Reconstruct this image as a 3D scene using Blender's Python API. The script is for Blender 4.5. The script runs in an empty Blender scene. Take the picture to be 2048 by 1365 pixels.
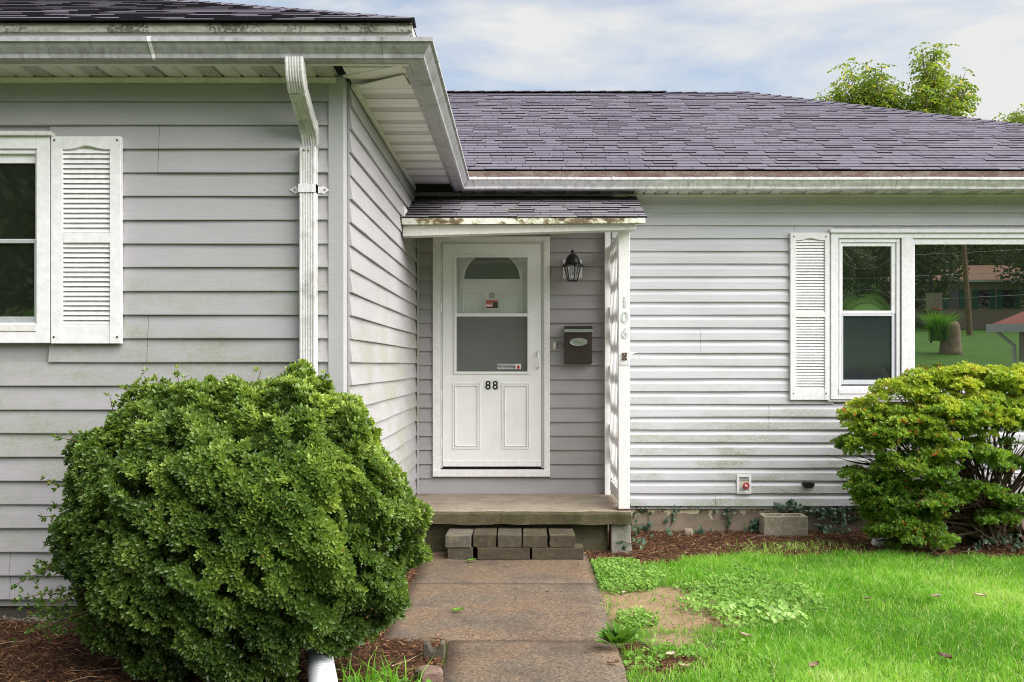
import bpy, bmesh, math, random
import numpy as np
from mathutils import Vector, Matrix

# ------------------------------------------------------------------ camera, sky, sun, exposure
FPX, VX, VY, CZ = 1991.0, 1042.0, 730.0, 1.49      # focal length in photo pixels, vanishing point, eye height
S = bpy.context.scene
COL = S.collection
cam_d = bpy.data.cameras.new('camera'); cam = bpy.data.objects.new('camera', cam_d); COL.objects.link(cam)
cam.location = (0, 0, CZ); cam.rotation_euler = (math.radians(90), 0, 0)
cam_d.sensor_width = 36; cam_d.lens = 36 * FPX / 2048
cam_d.shift_x = -(VX - 1024) / 2048; cam_d.shift_y = (VY - 682.5) / 2048
cam_d.clip_start = 0.05; cam_d.clip_end = 3000
S.camera = cam

SUN_AZ, SUN_EL = math.radians(112), math.radians(46)   # azimuth clockwise from +Y (behind camera, to the right)
w = bpy.data.worlds.new('World'); S.world = w; w.use_nodes = True
nt = w.node_tree; nt.nodes.clear()
wo = nt.nodes.new('ShaderNodeOutputWorld'); bg = nt.nodes.new('ShaderNodeBackground')
sky = nt.nodes.new('ShaderNodeTexSky'); sky.sky_type = 'NISHITA'; sky.sun_disc = False
sky.sun_elevation = SUN_EL; sky.sun_rotation = SUN_AZ; sky.air_density = 1.0; sky.dust_density = 1.2; sky.ozone_density = 1.3
tc = nt.nodes.new('ShaderNodeTexCoord')
mp = nt.nodes.new('ShaderNodeMapping'); mp.inputs['Scale'].default_value = (1.3, 1.3, 5.5); mp.inputs['Location'].default_value = (0.37, 0.2, 0.55)
n1 = nt.nodes.new('ShaderNodeTexNoise'); n1.inputs['Scale'].default_value = 1.9; n1.inputs['Detail'].default_value = 7; n1.inputs['Roughness'].default_value = .58; n1.inputs['Distortion'].default_value = .35
rp = nt.nodes.new('ShaderNodeValToRGB'); rp.color_ramp.elements[0].position = .38; rp.color_ramp.elements[0].color = (.10, .10, .10, 1)
rp.color_ramp.elements[1].position = .60; rp.color_ramp.elements[1].color = (1, 1, 1, 1)
mx = nt.nodes.new('ShaderNodeMix'); mx.data_type = 'RGBA'
mx.inputs['B'].default_value = (5.9, 5.9, 5.85, 1)
nt.links.new(tc.outputs['Generated'], mp.inputs['Vector']); nt.links.new(mp.outputs['Vector'], n1.inputs['Vector'])
nt.links.new(n1.outputs['Fac'], rp.inputs['Fac']); nt.links.new(rp.outputs['Color'], mx.inputs['Factor'])
tint = nt.nodes.new('ShaderNodeMix'); tint.data_type = 'RGBA'; tint.blend_type = 'MULTIPLY'; tint.inputs[0].default_value = 1.0; tint.inputs['B'].default_value = (1.25, 1.3, 1.3, 1)
nt.links.new(sky.outputs['Color'], tint.inputs['A']); nt.links.new(tint.outputs['Result'], mx.inputs['A']); nt.links.new(mx.outputs['Result'], bg.inputs['Color'])
bg.inputs['Strength'].default_value = 0.06
nt.links.new(bg.outputs['Background'], wo.inputs['Surface'])

sun_d = bpy.data.lights.new('sun', 'SUN'); sun_d.energy = 3.9; sun_d.angle = math.radians(80); sun_d.color = (1.0, .975, .95)
sun = bpy.data.objects.new('sun', sun_d); COL.objects.link(sun); sun.location = (6, -8, 14)
sdir = Vector((math.sin(SUN_AZ) * math.cos(SUN_EL), math.cos(SUN_AZ) * math.cos(SUN_EL), math.sin(SUN_EL)))
sun.rotation_euler = sdir.to_track_quat('Z', 'Y').to_euler()
vs = S.view_settings
vs.view_transform = 'Standard'; vs.look = 'None'; vs.gamma = 1.0; vs.use_curve_mapping = False; vs.exposure = 1.24
S.cycles.use_denoising = True; S.cycles.filter_width = 1.0
S.cycles.max_bounces = 6; S.cycles.transparent_max_bounces = 8; S.cycles.caustics_reflective = False; S.cycles.caustics_refractive = False

# ------------------------------------------------------------------ helpers
rng = np.random.default_rng(7); R = random.Random(11)
def X(px, D): return (px - VX) * D / FPX
def Z(py, D): return CZ + (VY - py) * D / FPX
def P(px, py, D): return Vector((X(px, D), D, Z(py, D)))
def GD(py, z=0.0): return FPX * (CZ - z) / (py - VY)          # distance of a ground point seen at row py

def link(o, parent=None):
    COL.objects.link(o)
    if parent is not None:
        o.parent = parent
        if parent.type == 'EMPTY': o.matrix_parent_inverse = Matrix.Translation(-parent.location)
    return o
def tag(o, label=None, cat=None, group=None, kind=None):
    if label: o['label'] = label
    if cat: o['category'] = cat
    if group: o['group'] = group
    if kind: o['kind'] = kind
    return o
def thing(name, loc, label, cat, group=None):
    o = bpy.data.objects.new(name, None); o.empty_display_size = .2; o.location = loc; COL.objects.link(o)
    return tag(o, label, cat, group)

class MB:
    def __init__(s): s.v = []; s.f = []; s.m = []
    def add(s, vs, fs, mi=0):
        k = len(s.v); s.v += [tuple(p) for p in vs]; s.f += [tuple(i + k for i in f) for f in fs]; s.m += [mi] * len(fs); return s
    def box(s, x0, x1, y0, y1, z0, z1, mi=0):
        return s.add([(x0,y0,z0),(x1,y0,z0),(x1,y1,z0),(x0,y1,z0),(x0,y0,z1),(x1,y0,z1),(x1,y1,z1),(x0,y1,z1)],
                     [(0,3,2,1),(4,5,6,7),(0,1,5,4),(1,2,6,5),(2,3,7,6),(3,0,4,7)], mi)
    def hexa(s, pts, mi=0):   # 8 points: bottom loop, top loop
        return s.add(pts, [(0,3,2,1),(4,5,6,7),(0,1,5,4),(1,2,6,5),(2,3,7,6),(3,0,4,7)], mi)
    def sweep(s, loops, closed=True, caps=True, mi=0):
        n = len(loops[0]); k = len(s.v); s.v += [tuple(p) for l in loops for p in l]
        for a in range(len(loops) - 1):
            for i in range(n if closed else n - 1):
                j = (i + 1) % n
                s.f.append((k+a*n+i, k+a*n+j, k+(a+1)*n+j, k+(a+1)*n+i)); s.m.append(mi)
        if caps and closed:
            s.f.append(tuple(k + i for i in range(n))[::-1]); s.m.append(mi)
            e = k + (len(loops) - 1) * n
            s.f.append(tuple(e + i for i in range(n))); s.m.append(mi)
        return s
    def tube(s, path, r, n=8, mi=0):
        path = [Vector(p) for p in path]; L = []
        for i, p in enumerate(path):
            d = (path[min(i+1, len(path)-1)] - path[max(i-1, 0)]).normalized()
            a = d.orthogonal().normalized() if i == 0 else (L_a - d * L_a.dot(d)).normalized()
            L_a = a; b = d.cross(a); rr = r[i] if hasattr(r, '__len__') else r
            L.append([p + (a * math.cos(t) + b * math.sin(t)) * rr for t in (2*math.pi*q/n for q in range(n))])
        return s.sweep(L, mi=mi)
    def lathe(s, prof, c, n=16, axis='z', mi=0):
        L = []
        for r, h in prof:
            l = []
            for q in range(n):
                t = 2*math.pi*q/n + math.pi/n; a, b = r*math.cos(t), r*math.sin(t)
                l.append((c[0]+a, c[1]+b, c[2]+h) if axis == 'z' else (c[0]+a, c[1]-h, c[2]+b))
            L.append(l)
        return s.sweep(L, mi=mi)
    def build(s, name, mats, parent=None, smooth=False, bevel=0, seg=2):
        me = bpy.data.meshes.new(name); me.from_pydata(s.v, [], s.f)
        mats = mats if isinstance(mats, (list, tuple)) else [mats]
        for m in mats: me.materials.append(m)
        me.polygons.foreach_set('material_index', s.m)
        bm = bmesh.new(); bm.from_mesh(me); bmesh.ops.recalc_face_normals(bm, faces=bm.faces); bm.to_mesh(me); bm.free()
        if smooth: me.polygons.foreach_set('use_smooth', [True] * len(me.polygons))
        o = bpy.data.objects.new(name, me); link(o, parent)
        if bevel:
            b = o.modifiers.new('bevel', 'BEVEL'); b.width = bevel; b.segments = seg; b.limit_method = 'ANGLE'
        return o

def np_mesh(name, V, F, mat, parent=None, rnd=None, smooth=False):
    V = np.asarray(V, np.float32); F = np.asarray(F, np.int32); k = F.shape[1]
    me = bpy.data.meshes.new(name)
    me.vertices.add(len(V)); me.vertices.foreach_set('co', V.ravel())
    me.loops.add(F.size); me.loops.foreach_set('vertex_index', F.ravel())
    me.polygons.add(len(F)); me.polygons.foreach_set('loop_start', np.arange(0, F.size, k, dtype=np.int32))
    me.polygons.foreach_set('use_smooth', np.full(len(F), bool(smooth)))
    me.update(calc_edges=True)
    if rnd is not None:
        a = me.attributes.new('rnd', 'FLOAT', 'FACE'); a.data.foreach_set('value', np.asarray(rnd, np.float32))
    for m in (mat if isinstance(mat, (list, tuple)) else [mat]): me.materials.append(m)
    o = bpy.data.objects.new(name, me); return link(o, parent)

def vnoise(p, seed=0):      # vectorised value noise, p (n,3) -> 0..1
    p = np.asarray(p, float); i = np.floor(p).astype(np.int64); f = p - i; f = f * f * (3 - 2 * f); out = 0
    for dx in (0, 1):
        for dy in (0, 1):
            for dz in (0, 1):
                h = (i[:,0]+dx)*374761393 + (i[:,1]+dy)*668265263 + (i[:,2]+dz)*2147483647 + seed*974711
                h = (h ^ (h >> 13)) * 1274126177; h = (h ^ (h >> 16)) & 0xffff
                wgt = (f[:,0] if dx else 1-f[:,0]) * (f[:,1] if dy else 1-f[:,1]) * (f[:,2] if dz else 1-f[:,2])
                out = out + wgt * (h / 65535.0)
    return out
def sm(a, b, x): t = np.clip((x - a) / (b - a), 0, 1); return t * t * (3 - 2 * t)

# ------------------------------------------------------------------ materials
class NM:
    def __init__(s, name, rough=.6, spec=.5, metal=0):
        s.m = bpy.data.materials.new(name); s.m.use_nodes = True; s.nt = s.m.node_tree
        s.b = s.nt.nodes['Principled BSDF']; s.b.inputs['Roughness'].default_value = rough
        s.b.inputs['Specular IOR Level'].default_value = spec; s.b.inputs['Metallic'].default_value = metal
        s.pos = s.nt.nodes.new('ShaderNodeNewGeometry').outputs['Position']
    def N(s, t): return s.nt.nodes.new(t)
    def L(s, a, b): s.nt.links.new(a, b)
    def noise(s, scale, detail=4, vec=(1,1,1), rough=.55, loc=(0,0,0), dist=0):
        m = s.N('ShaderNodeMapping'); m.inputs['Scale'].default_value = vec; m.inputs['Location'].default_value = loc; s.L(s.pos, m.inputs['Vector'])
        n = s.N('ShaderNodeTexNoise'); n.inputs['Scale'].default_value = scale; n.inputs['Detail'].default_value = detail
        n.inputs['Roughness'].default_value = rough; n.inputs['Distortion'].default_value = dist
        s.L(m.outputs['Vector'], n.inputs['Vector']); return n.outputs['Fac']
    def vor(s, scale, feature='F1', vec=(1,1,1), out='Distance', rand=1):
        m = s.N('ShaderNodeMapping'); m.inputs['Scale'].default_value = vec; s.L(s.pos, m.inputs['Vector'])
        n = s.N('ShaderNodeTexVoronoi'); n.feature = feature; n.inputs['Scale'].default_value = scale; n.inputs['Randomness'].default_value = rand
        s.L(m.outputs['Vector'], n.inputs['Vector']); return n.outputs[out]
    def ramp(s, fac, stops):
        r = s.N('ShaderNodeValToRGB'); e = r.color_ramp.elements
        while len(e) < len(stops): e.new(.5)
        for q, (p, c) in zip(e, stops):
            q.position = p; q.color = (c if len(c) == 4 else (*c, 1)) if hasattr(c, '__len__') else (c, c, c, 1)
        s.L(fac, r.inputs['Fac']); return r.outputs['Color']
    def mix(s, fac, a, b, mode='MIX'):
        x = s.N('ShaderNodeMix'); x.data_type = 'RGBA'; x.blend_type = mode
        for sock, v in (('Factor', fac), ('A', a), ('B', b)):
            i = x.inputs[sock] if sock != 'Factor' else x.inputs[0]
            if hasattr(v, 'is_output'): s.L(v, i)
            elif hasattr(v, '__len__'): i.default_value = (*v, 1) if len(v) == 3 else v
            else: i.default_value = v
        return x.outputs['Result']
    def math(s, op, a, b=0.0, c=None):
        x = s.N('ShaderNodeMath'); x.operation = op
        for k, v in enumerate((a, b) if c is None else (a, b, c)):
            if hasattr(v, 'is_output'): s.L(v, x.inputs[k])
            else: x.inputs[k].default_value = v
        return x.outputs[0]
    def xyz(s, k):
        x = s.N('ShaderNodeSeparateXYZ'); s.L(s.pos, x.inputs[0]); return x.outputs[k]
    def attr(s, name='rnd'):
        a = s.N('ShaderNodeAttribute'); a.attribute_name = name; return a.outputs['Fac']
    def col(s, c):
        if hasattr(c, 'is_output'): s.L(c, s.b.inputs['Base Color'])
        else: s.b.inputs['Base Color'].default_value = (*c, 1)
        return s
    def rough(s, c): s.L(c, s.b.inputs['Roughness']); return s
    def bump(s, h, strength=.3, dist=.01):
        b = s.N('ShaderNodeBump'); b.inputs['Strength'].default_value = strength; b.inputs['Distance'].default_value = dist
        s.L(h, b.inputs['Height']); s.L(b.outputs['Normal'], s.b.inputs['Normal']); return s

def dirty(name, base, dirt, lo=.5, hi=.75, scale=6, vec=(1,1,1), rough=.5, fine=60, bump=.08, amt=.8):
    n = NM(name, rough)
    d = n.ramp(n.noise(scale, 7, vec, .65), [(lo, 0.0), (hi, amt)])
    f = n.ramp(n.noise(fine, 3), [(.3, .9), (.7, 1.06)])
    c = n.mix(d, base, dirt); c = n.mix(1.0, c, f, 'MULTIPLY'); n.col(c)
    n.bump(n.noise(fine * 1.5, 3), bump, .004); return n.m

def siding(name, base, z0, p, algae_top, algae_bot, amt, flat=1.0):
    n = NM(name, .48, .4)
    g = n.noise(1.0, 5, (5, 5, 190), .6)
    lowf = n.noise(1.1, 4, (1, 1, 1.6), .6)
    c = n.mix(n.ramp(lowf, [(.3, 0.0), (.7, 1.0)]), tuple(k * .93 for k in base), tuple(min(1, k * 1.05) for k in base))
    c = n.mix(1.0, c, n.ramp(g, [(.3, .92), (.7, 1.05)]), 'MULTIPLY')
    z = n.xyz(2)
    fr = n.math('FRACT', n.math('DIVIDE', n.math('SUBTRACT', z, z0), p))
    low = n.math('LESS_THAN', fr, flat)
    hgt = n.N('ShaderNodeMapRange'); hgt.inputs[1].default_value = algae_top; hgt.inputs[2].default_value = algae_bot; n.L(z, hgt.inputs[0])
    hgt.inputs[3].default_value = 0; hgt.inputs[4].default_value = 1
    blot = n.ramp(n.noise(1.7, 8, (1, 1, 2.2), .68, (3, 1, 0)), [(.43, 0.0), (.64, 1.0)])
    speck = n.ramp(n.noise(45, 4, (1, 1, 1.5), .7), [(.38, .25), (.62, 1.0)])
    a = n.math('MULTIPLY', n.math('MULTIPLY', blot, speck), n.math('MULTIPLY', hgt.outputs[0], low))
    a = n.math('MULTIPLY', a, amt)
    c = n.mix(a, c, (.22, .25, .11)); n.col(c)
    n.bump(g, .22, .003); return n.m

M = {}
Z_L0, P_L = CZ - 1.268, .1282          # clapboards of the left wing
Z_D0, P_D = CZ - 1.0166, .1265         # clapboards of the door wall
Z_R0, P_R = CZ - 1.2645, .11422        # dutch-lap boards of the right wall
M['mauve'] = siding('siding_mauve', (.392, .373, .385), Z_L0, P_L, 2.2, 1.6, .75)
M['mauve_door'] = siding('siding_mauve_weathered', (.345, .325, .33), Z_D0, P_D, 1.2, .6, .15)  # same siding as the wing; porch shade put into a darker colour
M['pale'] = siding('siding_pale', (.565, .552, .58), Z_R0, P_R, 1.75, .55, 1.0, .60)
M['post_mauve'] = siding('corner_vinyl', (.40, .395, .40), Z_L0, 50, .9, .3, .1)
M['white'] = dirty('white_paint', (.79, .77, .76), (.53, .50, .47), .58, .9, 5, fine=40, amt=.5)
M['white_clean'] = dirty('white_vinyl', (.81, .79, .80), (.66, .64, .64), .55, .9, 4, fine=30, bump=.03, amt=.5)
M['shutter'] = dirty('shutter_white', (.80, .78, .78), (.52, .50, .44), .62, .9, 4, (1, 1, 1.5), fine=30, bump=.05)
M['cream'] = dirty('cream_trim', (.74, .70, .67), (.46, .42, .36), .52, .85, 3, fine=40)
def gutter_mat(name, base, d1, d2, lo, hi):
    n = NM(name, .42, .5)
    st = n.noise(1.0, 6, (26, 26, 2.0), .6); bl = n.noise(5.0, 7, (1, 1, 1), .65)
    c = n.mix(n.ramp(st, [(.42, 0.0), (.72, .75)]), base, d1)
    c = n.mix(n.ramp(bl, [(lo, 0.0), (hi, .9)]), c, d2)
    c = n.mix(1.0, c, n.ramp(n.noise(90, 3), [(.3, .85), (.7, 1.05)]), 'MULTIPLY')
    n.col(c).bump(bl, .1, .003); return n.m
M['gutter'] = gutter_mat('gutter_aged', (.45, .44, .45), (.23, .22, .225), (.18, .17, .16), .48, .8)
M['gutter_light'] = gutter_mat('gutter_white', (.82, .79, .80), (.45, .43, .43), (.34, .31, .29), .58, .9)
M['downspout'] = gutter_mat('downspout_white', (.74, .72, .71), (.42, .41, .38), (.19, .18, .14), .54, .80)
n = NM('fascia_mouldy', .6); bl = n.noise(9, 8, (1, 1, 3), .7); sp = n.noise(60, 4, rough=.7)
c = n.mix(n.ramp(bl, [(.36, 0.0), (.62, .9)]), (.40, .385, .33), (.19, .185, .13))
c = n.mix(n.ramp(n.math('MULTIPLY', sp, n.noise(4, 3)), [(.25, 0.0), (.31, .9)]), c, (.05, .05, .035)); n.col(c).bump(sp, .15, .004); M['fascia_mould'] = n.m
n = NM('fascia_rusty', .75); bl = n.noise(7, 8, (1, 1, 2), .7); sp = n.noise(70, 5, rough=.7)
c = n.mix(n.ramp(bl, [(.4, 0.0), (.6, 1.0)]), (.13, .06, .05), (.24, .19, .15)); c = n.mix(n.ramp(sp, [(.5, 0.0), (.62, .9)]), c, (.07, .065, .05)); n.col(c).bump(sp, .4, .006); M['fascia_rust'] = n.m
n = NM('fascia_peeling', .7); bl = n.noise(13, 8, (1, 1, 1.6), .72); sp = n.noise(3.0, 3, (1.2, 1, 1), .5, (.3, 0, 0))
a = n.math('ADD', n.math('MULTIPLY', bl, .75), n.math('MULTIPLY', sp, .38))
c = n.ramp(a, [(.0, (.74, .73, .69)), (.53, (.70, .69, .63)), (.565, (.47, .45, .28)), (.61, (.17, .12, .065)), (.68, (.09, .06, .035))]); n.col(c).bump(a, .4, .008); M['fascia_peel'] = n.m
def shingle_mat(name, a, b, moss=0):
    n = NM(name, .9, .25); r = n.attr(); g = n.noise(260, 2, rough=.8); g2 = n.noise(900, 1)
    c = n.ramp(r, [(0, a), (.5, tuple((x+y)/2 for x, y in zip(a, b))), (1, b)])
    c = n.mix(1.0, c, n.ramp(n.mix(.5, g, g2), [(.3, .55), (.5, 1.0), (.72, 1.5)]), 'MULTIPLY')
    c = n.mix(n.ramp(n.noise(1.6, 5), [(.35, 0.0), (.8, .35)]), c, (.17, .165, .185))
    if moss: c = n.mix(n.ramp(n.noise(6, 7, (.6, 3, 3), .7), [(.54, 0.0), (.70, .8)]), c, (.20, .21, .09))
    n.col(c).bump(g, .5, .004); return n.m
M['shingle'] = shingle_mat('asphalt_shingle', (.098, .086, .113), (.126, .113, .143))
M['shingle_porch'] = shingle_mat('asphalt_shingle_mossy', (.085, .078, .092), (.16, .147, .168), 1)
n = NM('asphalt_edge', .95, .1); n.col((.025, .022, .025)); M['edge'] = n.m
n = NM('dark_void', .95, .1); n.col((.012, .012, .012)); M['void'] = n.m
# concrete family
def concrete(name, a, b, spotdark, moss=None, sc=3.5, grain=140, amt=.8, bump=.5):
    n = NM(name, .88, .25)
    c = n.mix(n.ramp(n.noise(sc, 7, rough=.65), [(.32, 0.0), (.68, 1.0)]), a, b)
    g = n.noise(grain, 3, rough=.75); c = n.mix(1.0, c, n.ramp(g, [(.28, .5), (.5, 1.0), (.72, 1.45)]), 'MULTIPLY')
    c = n.mix(n.ramp(n.noise(sc * 1.7, 6, rough=.7, loc=(4, 2, 1)), [(.5, 0.0), (.75, amt)]), c, spotdark)
    if moss: c = n.mix(n.ramp(n.noise(sc * 2.3, 6, (1, 1, 1.6), .7, (1, 7, 3)), [(.48, 0.0), (.66, .75)]), c, moss)
    n.col(c).bump(g, bump, .006); return n.m
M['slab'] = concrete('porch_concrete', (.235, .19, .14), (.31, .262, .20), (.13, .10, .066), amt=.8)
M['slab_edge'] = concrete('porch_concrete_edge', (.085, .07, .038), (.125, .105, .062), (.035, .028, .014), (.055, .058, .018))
M['block'] = concrete('paving_block', (.058, .05, .037), (.085, .073, .055), (.09, .068, .045), (.13, .12, .06), 6)
M['block_light'] = concrete('paving_block_grey', (.09, .078, .062), (.12, .105, .085), (.14, .11, .085), (.2, .18, .11), 6)
M['block_dark'] = concrete('paving_block_brown', (.05, .039, .026), (.074, .058, .04), (.07, .05, .032), (.11, .10, .045), 6)
M['block_base'] = concrete('porch_base_concrete', (.09, .078, .045), (.12, .107, .063), (.035, .03, .018), (.06, .066, .02), 5)
M['pale_concrete'] = concrete('pale_concrete', (.24, .225, .19), (.31, .295, .25), (.15, .135, .10), (.15, .165, .10), 6)
M['cinder'] = concrete('cinder_block_concrete', (.30, .255, .19), (.38, .33, .25), (.20, .165, .12), (.2, .2, .1), 5, 110)
M['redstone'] = concrete('red_stone', (.13, .078, .06), (.18, .12, .095), (.07, .04, .03), None, 9)
n = NM('walk_aggregate', .72, .35)
big = n.noise(1.6, 7, (1, 1, 1), .68, (2, 0, 0)); c = n.mix(n.ramp(big, [(.36, 0.0), (.62, 1.0)]), (.142, .090, .052), (.110, .086, .063))
v = n.vor(95, out='Color'); bwc = n.N('ShaderNodeRGBToBW'); n.L(v, bwc.inputs[0])
c = n.mix(1.0, c, n.ramp(bwc.outputs[0], [(.15, .62), (.5, .98), (.8, 1.4), (.95, 1.8)]), 'MULTIPLY')
c = n.mix(n.ramp(n.noise(2.6, 6, rough=.7, loc=(7, 3, 0)), [(.48, 0.0), (.72, .75)]), c, (.05, .038, .031))
c = n.mix(1.0, c, n.ramp(n.noise(420, 2, rough=.8), [(.3, .6), (.7, 1.4)]), 'MULTIPLY')
n.col(c).bump(bwc.outputs[0], .35, .004); n.rough(n.ramp(big, [(.35, .85), (.65, .5)])); M['walk'] = n.m
def foundation(name, con, paint, lo):
    n = NM(name, .85, .2); g = n.noise(120, 4, rough=.75)
    c = n.mix(n.ramp(n.noise(4, 6, rough=.7), [(.35, 0.0), (.7, 1.0)]), con, tuple(k * .62 for k in con))
    c = n.mix(1.0, c, n.ramp(g, [(.28, .6), (.72, 1.35)]), 'MULTIPLY')
    zz = n.math('MULTIPLY', n.math('SUBTRACT', n.xyz(2), lo), 2.6)
    msk = n.ramp(n.math('ADD', n.noise(7, 6, (1, 1, 1), .6, (0, 0, 5), .5), zz), [(.485, 0.0), (.50, 1.0)])
    c = n.mix(msk, c, paint); n.col(c).bump(n.mix(.5, g, msk), .5, .01); return n.m
M['found'] = foundation('foundation_peeling', (.33, .26, .19), (.62, .55, .39), .165)
n = NM('foundation_old', .9, .2); g = n.noise(120, 4, rough=.75)
c = n.mix(n.ramp(n.math('ADD', n.noise(6, 6, rough=.65), n.math('MULTIPLY', n.math('SUBTRACT', .14, n.xyz(2)), 3.0)), [(.60, 0.0), (.63, 1.0)]), (.10, .088, .072), (.42, .39, .30))
n.col(n.mix(1.0, c, n.ramp(g, [(.28, .6), (.72, 1.35)]), 'MULTIPLY')).bump(g, .5, .01); M['found_old'] = n.m
# metals, glass, plastics
def plain(name, c, rough=.5, metal=0, spec=.5, var=.12, sc=20):
    n = NM(name, rough, spec, metal)
    n.col(n.mix(1.0, c, n.ramp(n.noise(sc, 5, rough=.6), [(.3, 1 - var), (.7, 1 + var)]), 'MULTIPLY')); return n.m
M['black'] = plain('black_metal', (.018, .018, .018), .45, .3, var=.3)
M['brown'] = plain('mailbox_bronze', (.05, .037, .034), .5, .35, var=.25)
M['nickel'] = plain('brushed_nickel', (.48, .47, .45), .32, .9)
M['rust'] = plain('rusty_metal', (.13, .075, .045), .8, .3, var=.5, sc=60)
M['sticker_grey2'] = plain('number_metal', (.60, .62, .64), .5, .1)
M['ink'] = plain('black_ink', (.012, .012, .012), .5)
M['sticker_white'] = plain('sticker_white', (.70, .70, .68), .4, var=.04)
M['sticker_red'] = plain('sticker_red', (.55, .16, .11), .4, var=.3, sc=90)
M['sticker_dark'] = plain('sticker_dark', (.05, .035, .03), .4, var=.3)
M['red'] = plain('red_paint', (.50, .02, .03), .4, var=.2)
M['almond'] = plain('almond_plastic', (.62, .58, .46), .4)
M['door'] = dirty('door_white', (.83, .82, .82), (.68, .67, .66), .5, .9, 4, fine=260, bump=.02)
M['door_frame'] = dirty('door_jamb_white', (.60, .60, .59), (.44, .44, .42), .45, .85, 3, fine=60)
M['inner_door'] = plain('inner_door_white', (.80, .81, .80), .5, var=.05, sc=5)
M['green_hose'] = plain('green_rubber', (.02, .16, .11), .4)
M['pipe'] = plain('white_corrugated_plastic', (.70, .71, .73), .4, var=.06)
M['bag'] = plain('white_plastic_bag', (.78, .79, .81), .35, var=.15, sc=30)
def pane(name, base, ior, rough, tint=None):
    n = NM(name, rough); n.col(base); n.b.inputs['IOR'].default_value = ior; return n.m
M['glass'] = pane('window_glass', (.010, .012, .010), 3.7, .0)
M['glass_screen'] = pane('screened_glass', (.022, .026, .034), 1.75, .12)
M['glass_dim'] = pane('window_glass_dim', (.012, .013, .010), 1.9, .02)
M['fan_glass'] = pane('fan_glass', (.012, .013, .012), 2.0, .22)
def seethrough(name, colr, alpha, gl=.06):
    m = bpy.data.materials.new(name); m.use_nodes = True; t = m.node_tree; t.nodes.clear()
    o = t.nodes.new('ShaderNodeOutputMaterial'); a = t.nodes.new('ShaderNodeBsdfTransparent'); d = t.nodes.new('ShaderNodeBsdfDiffuse'); g = t.nodes.new('ShaderNodeBsdfGlossy')
    d.inputs['Color'].default_value = (*colr, 1); g.inputs['Roughness'].default_value = .02
    x = t.nodes.new('ShaderNodeMixShader'); x.inputs[0].default_value = alpha; y = t.nodes.new('ShaderNodeMixShader'); y.inputs[0].default_value = gl
    t.links.new(a.outputs[0], x.inputs[1]); t.links.new(d.outputs[0], x.inputs[2]); t.links.new(x.outputs[0], y.inputs[1]); t.links.new(g.outputs[0], y.inputs[2]); t.links.new(y.outputs[0], o.inputs[0]); return m
M['storm_glass'] = seethrough('storm_glass', (.5, .51, .51), .07, .05)
M['storm_screen'] = seethrough('storm_screen', (.15, .152, .152), .50, .02)
M['lamp_glass'] = seethrough('lantern_glass', (.3, .3, .3), .15, .12)
# plants
def leafm(name, stops, trans=.3, rough=.42, spec=.5):
    n = NM(name, rough, spec); c = n.ramp(n.attr(), stops)
    n.col(c); o = [k for k in n.nt.nodes if k.type == 'OUTPUT_MATERIAL'][0]
    t = n.N('ShaderNodeBsdfTranslucent'); n.L(n.mix(1.0, c, (1.5, 1.5, .7), 'MULTIPLY'), t.inputs['Color'])
    x = n.N('ShaderNodeMixShader'); x.inputs[0].default_value = trans
    n.L(n.b.outputs[0], x.inputs[1]); n.L(t.outputs[0], x.inputs[2]); n.L(x.outputs[0], o.inputs['Surface']); return n.m
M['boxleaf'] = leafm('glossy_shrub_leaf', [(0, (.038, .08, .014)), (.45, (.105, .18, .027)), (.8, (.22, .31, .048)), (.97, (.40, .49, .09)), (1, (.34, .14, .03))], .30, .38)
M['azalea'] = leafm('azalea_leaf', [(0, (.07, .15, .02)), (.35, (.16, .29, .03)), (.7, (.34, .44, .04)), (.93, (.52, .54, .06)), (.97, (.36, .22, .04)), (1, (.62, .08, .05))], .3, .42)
M['ivy'] = leafm('ivy_leaf', [(0, (.022, .055, .025)), (.6, (.04, .095, .042)), (1, (.085, .15, .07))], .15, .42)
M['treeleaf'] = leafm('walnut_leaf', [(0, (.09, .14, .02)), (.5, (.19, .27, .04)), (.85, (.32, .38, .05)), (1, (.52, .42, .06))], .45, .5, .3)
M['woods'] = leafm('far_leaf', [(0, (.05, .075, .03)), (.6, (.10, .14, .05)), (1, (.16, .20, .065))], .2, .7)
M['grass'] = leafm('grass_blade', [(0, (.085, .235, .018)), (.5, (.165, .395, .028)), (.85, (.30, .53, .07)), (1, (.52, .58, .26))], .40, .55, .3)
M['clover'] = leafm('weed_leaf', [(0, (.075, .175, .022)), (.6, (.145, .285, .04)), (1, (.26, .40, .09))], .3, .65, .2)
M['broad'] = leafm('broad_weed_leaf', [(0, (.13, .28, .045)), (.6, (.22, .38, .08)), (1, (.36, .49, .18))], .25, .6, .2)
M['deadleaf'] = leafm('dead_leaf', [(0, (.10, .05, .03)), (.5, (.22, .13, .08)), (1, (.40, .34, .24))], .15, .6)
n = NM('bark', .9, .2); g = n.noise(30, 6, (1, 1, .3), .7); n.col(n.ramp(g, [(.3, (.045, .03, .02)), (.7, (.17, .12, .085))])).bump(g, .8, .01); M['bark'] = n.m
n = NM('twig', .85, .2); g = n.noise(40, 5); n.col(n.ramp(g, [(.3, (.05, .032, .022)), (.7, (.16, .105, .07))])); M['twig'] = n.m
n = NM('mulch_chip', .9, .2); c = n.ramp(n.attr(), [(0, (.035, .018, .011)), (.5, (.125, .058, .028)), (.8, (.27, .135, .062)), (1, (.50, .34, .18))]); n.col(c); M['mulch'] = n.m

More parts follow.
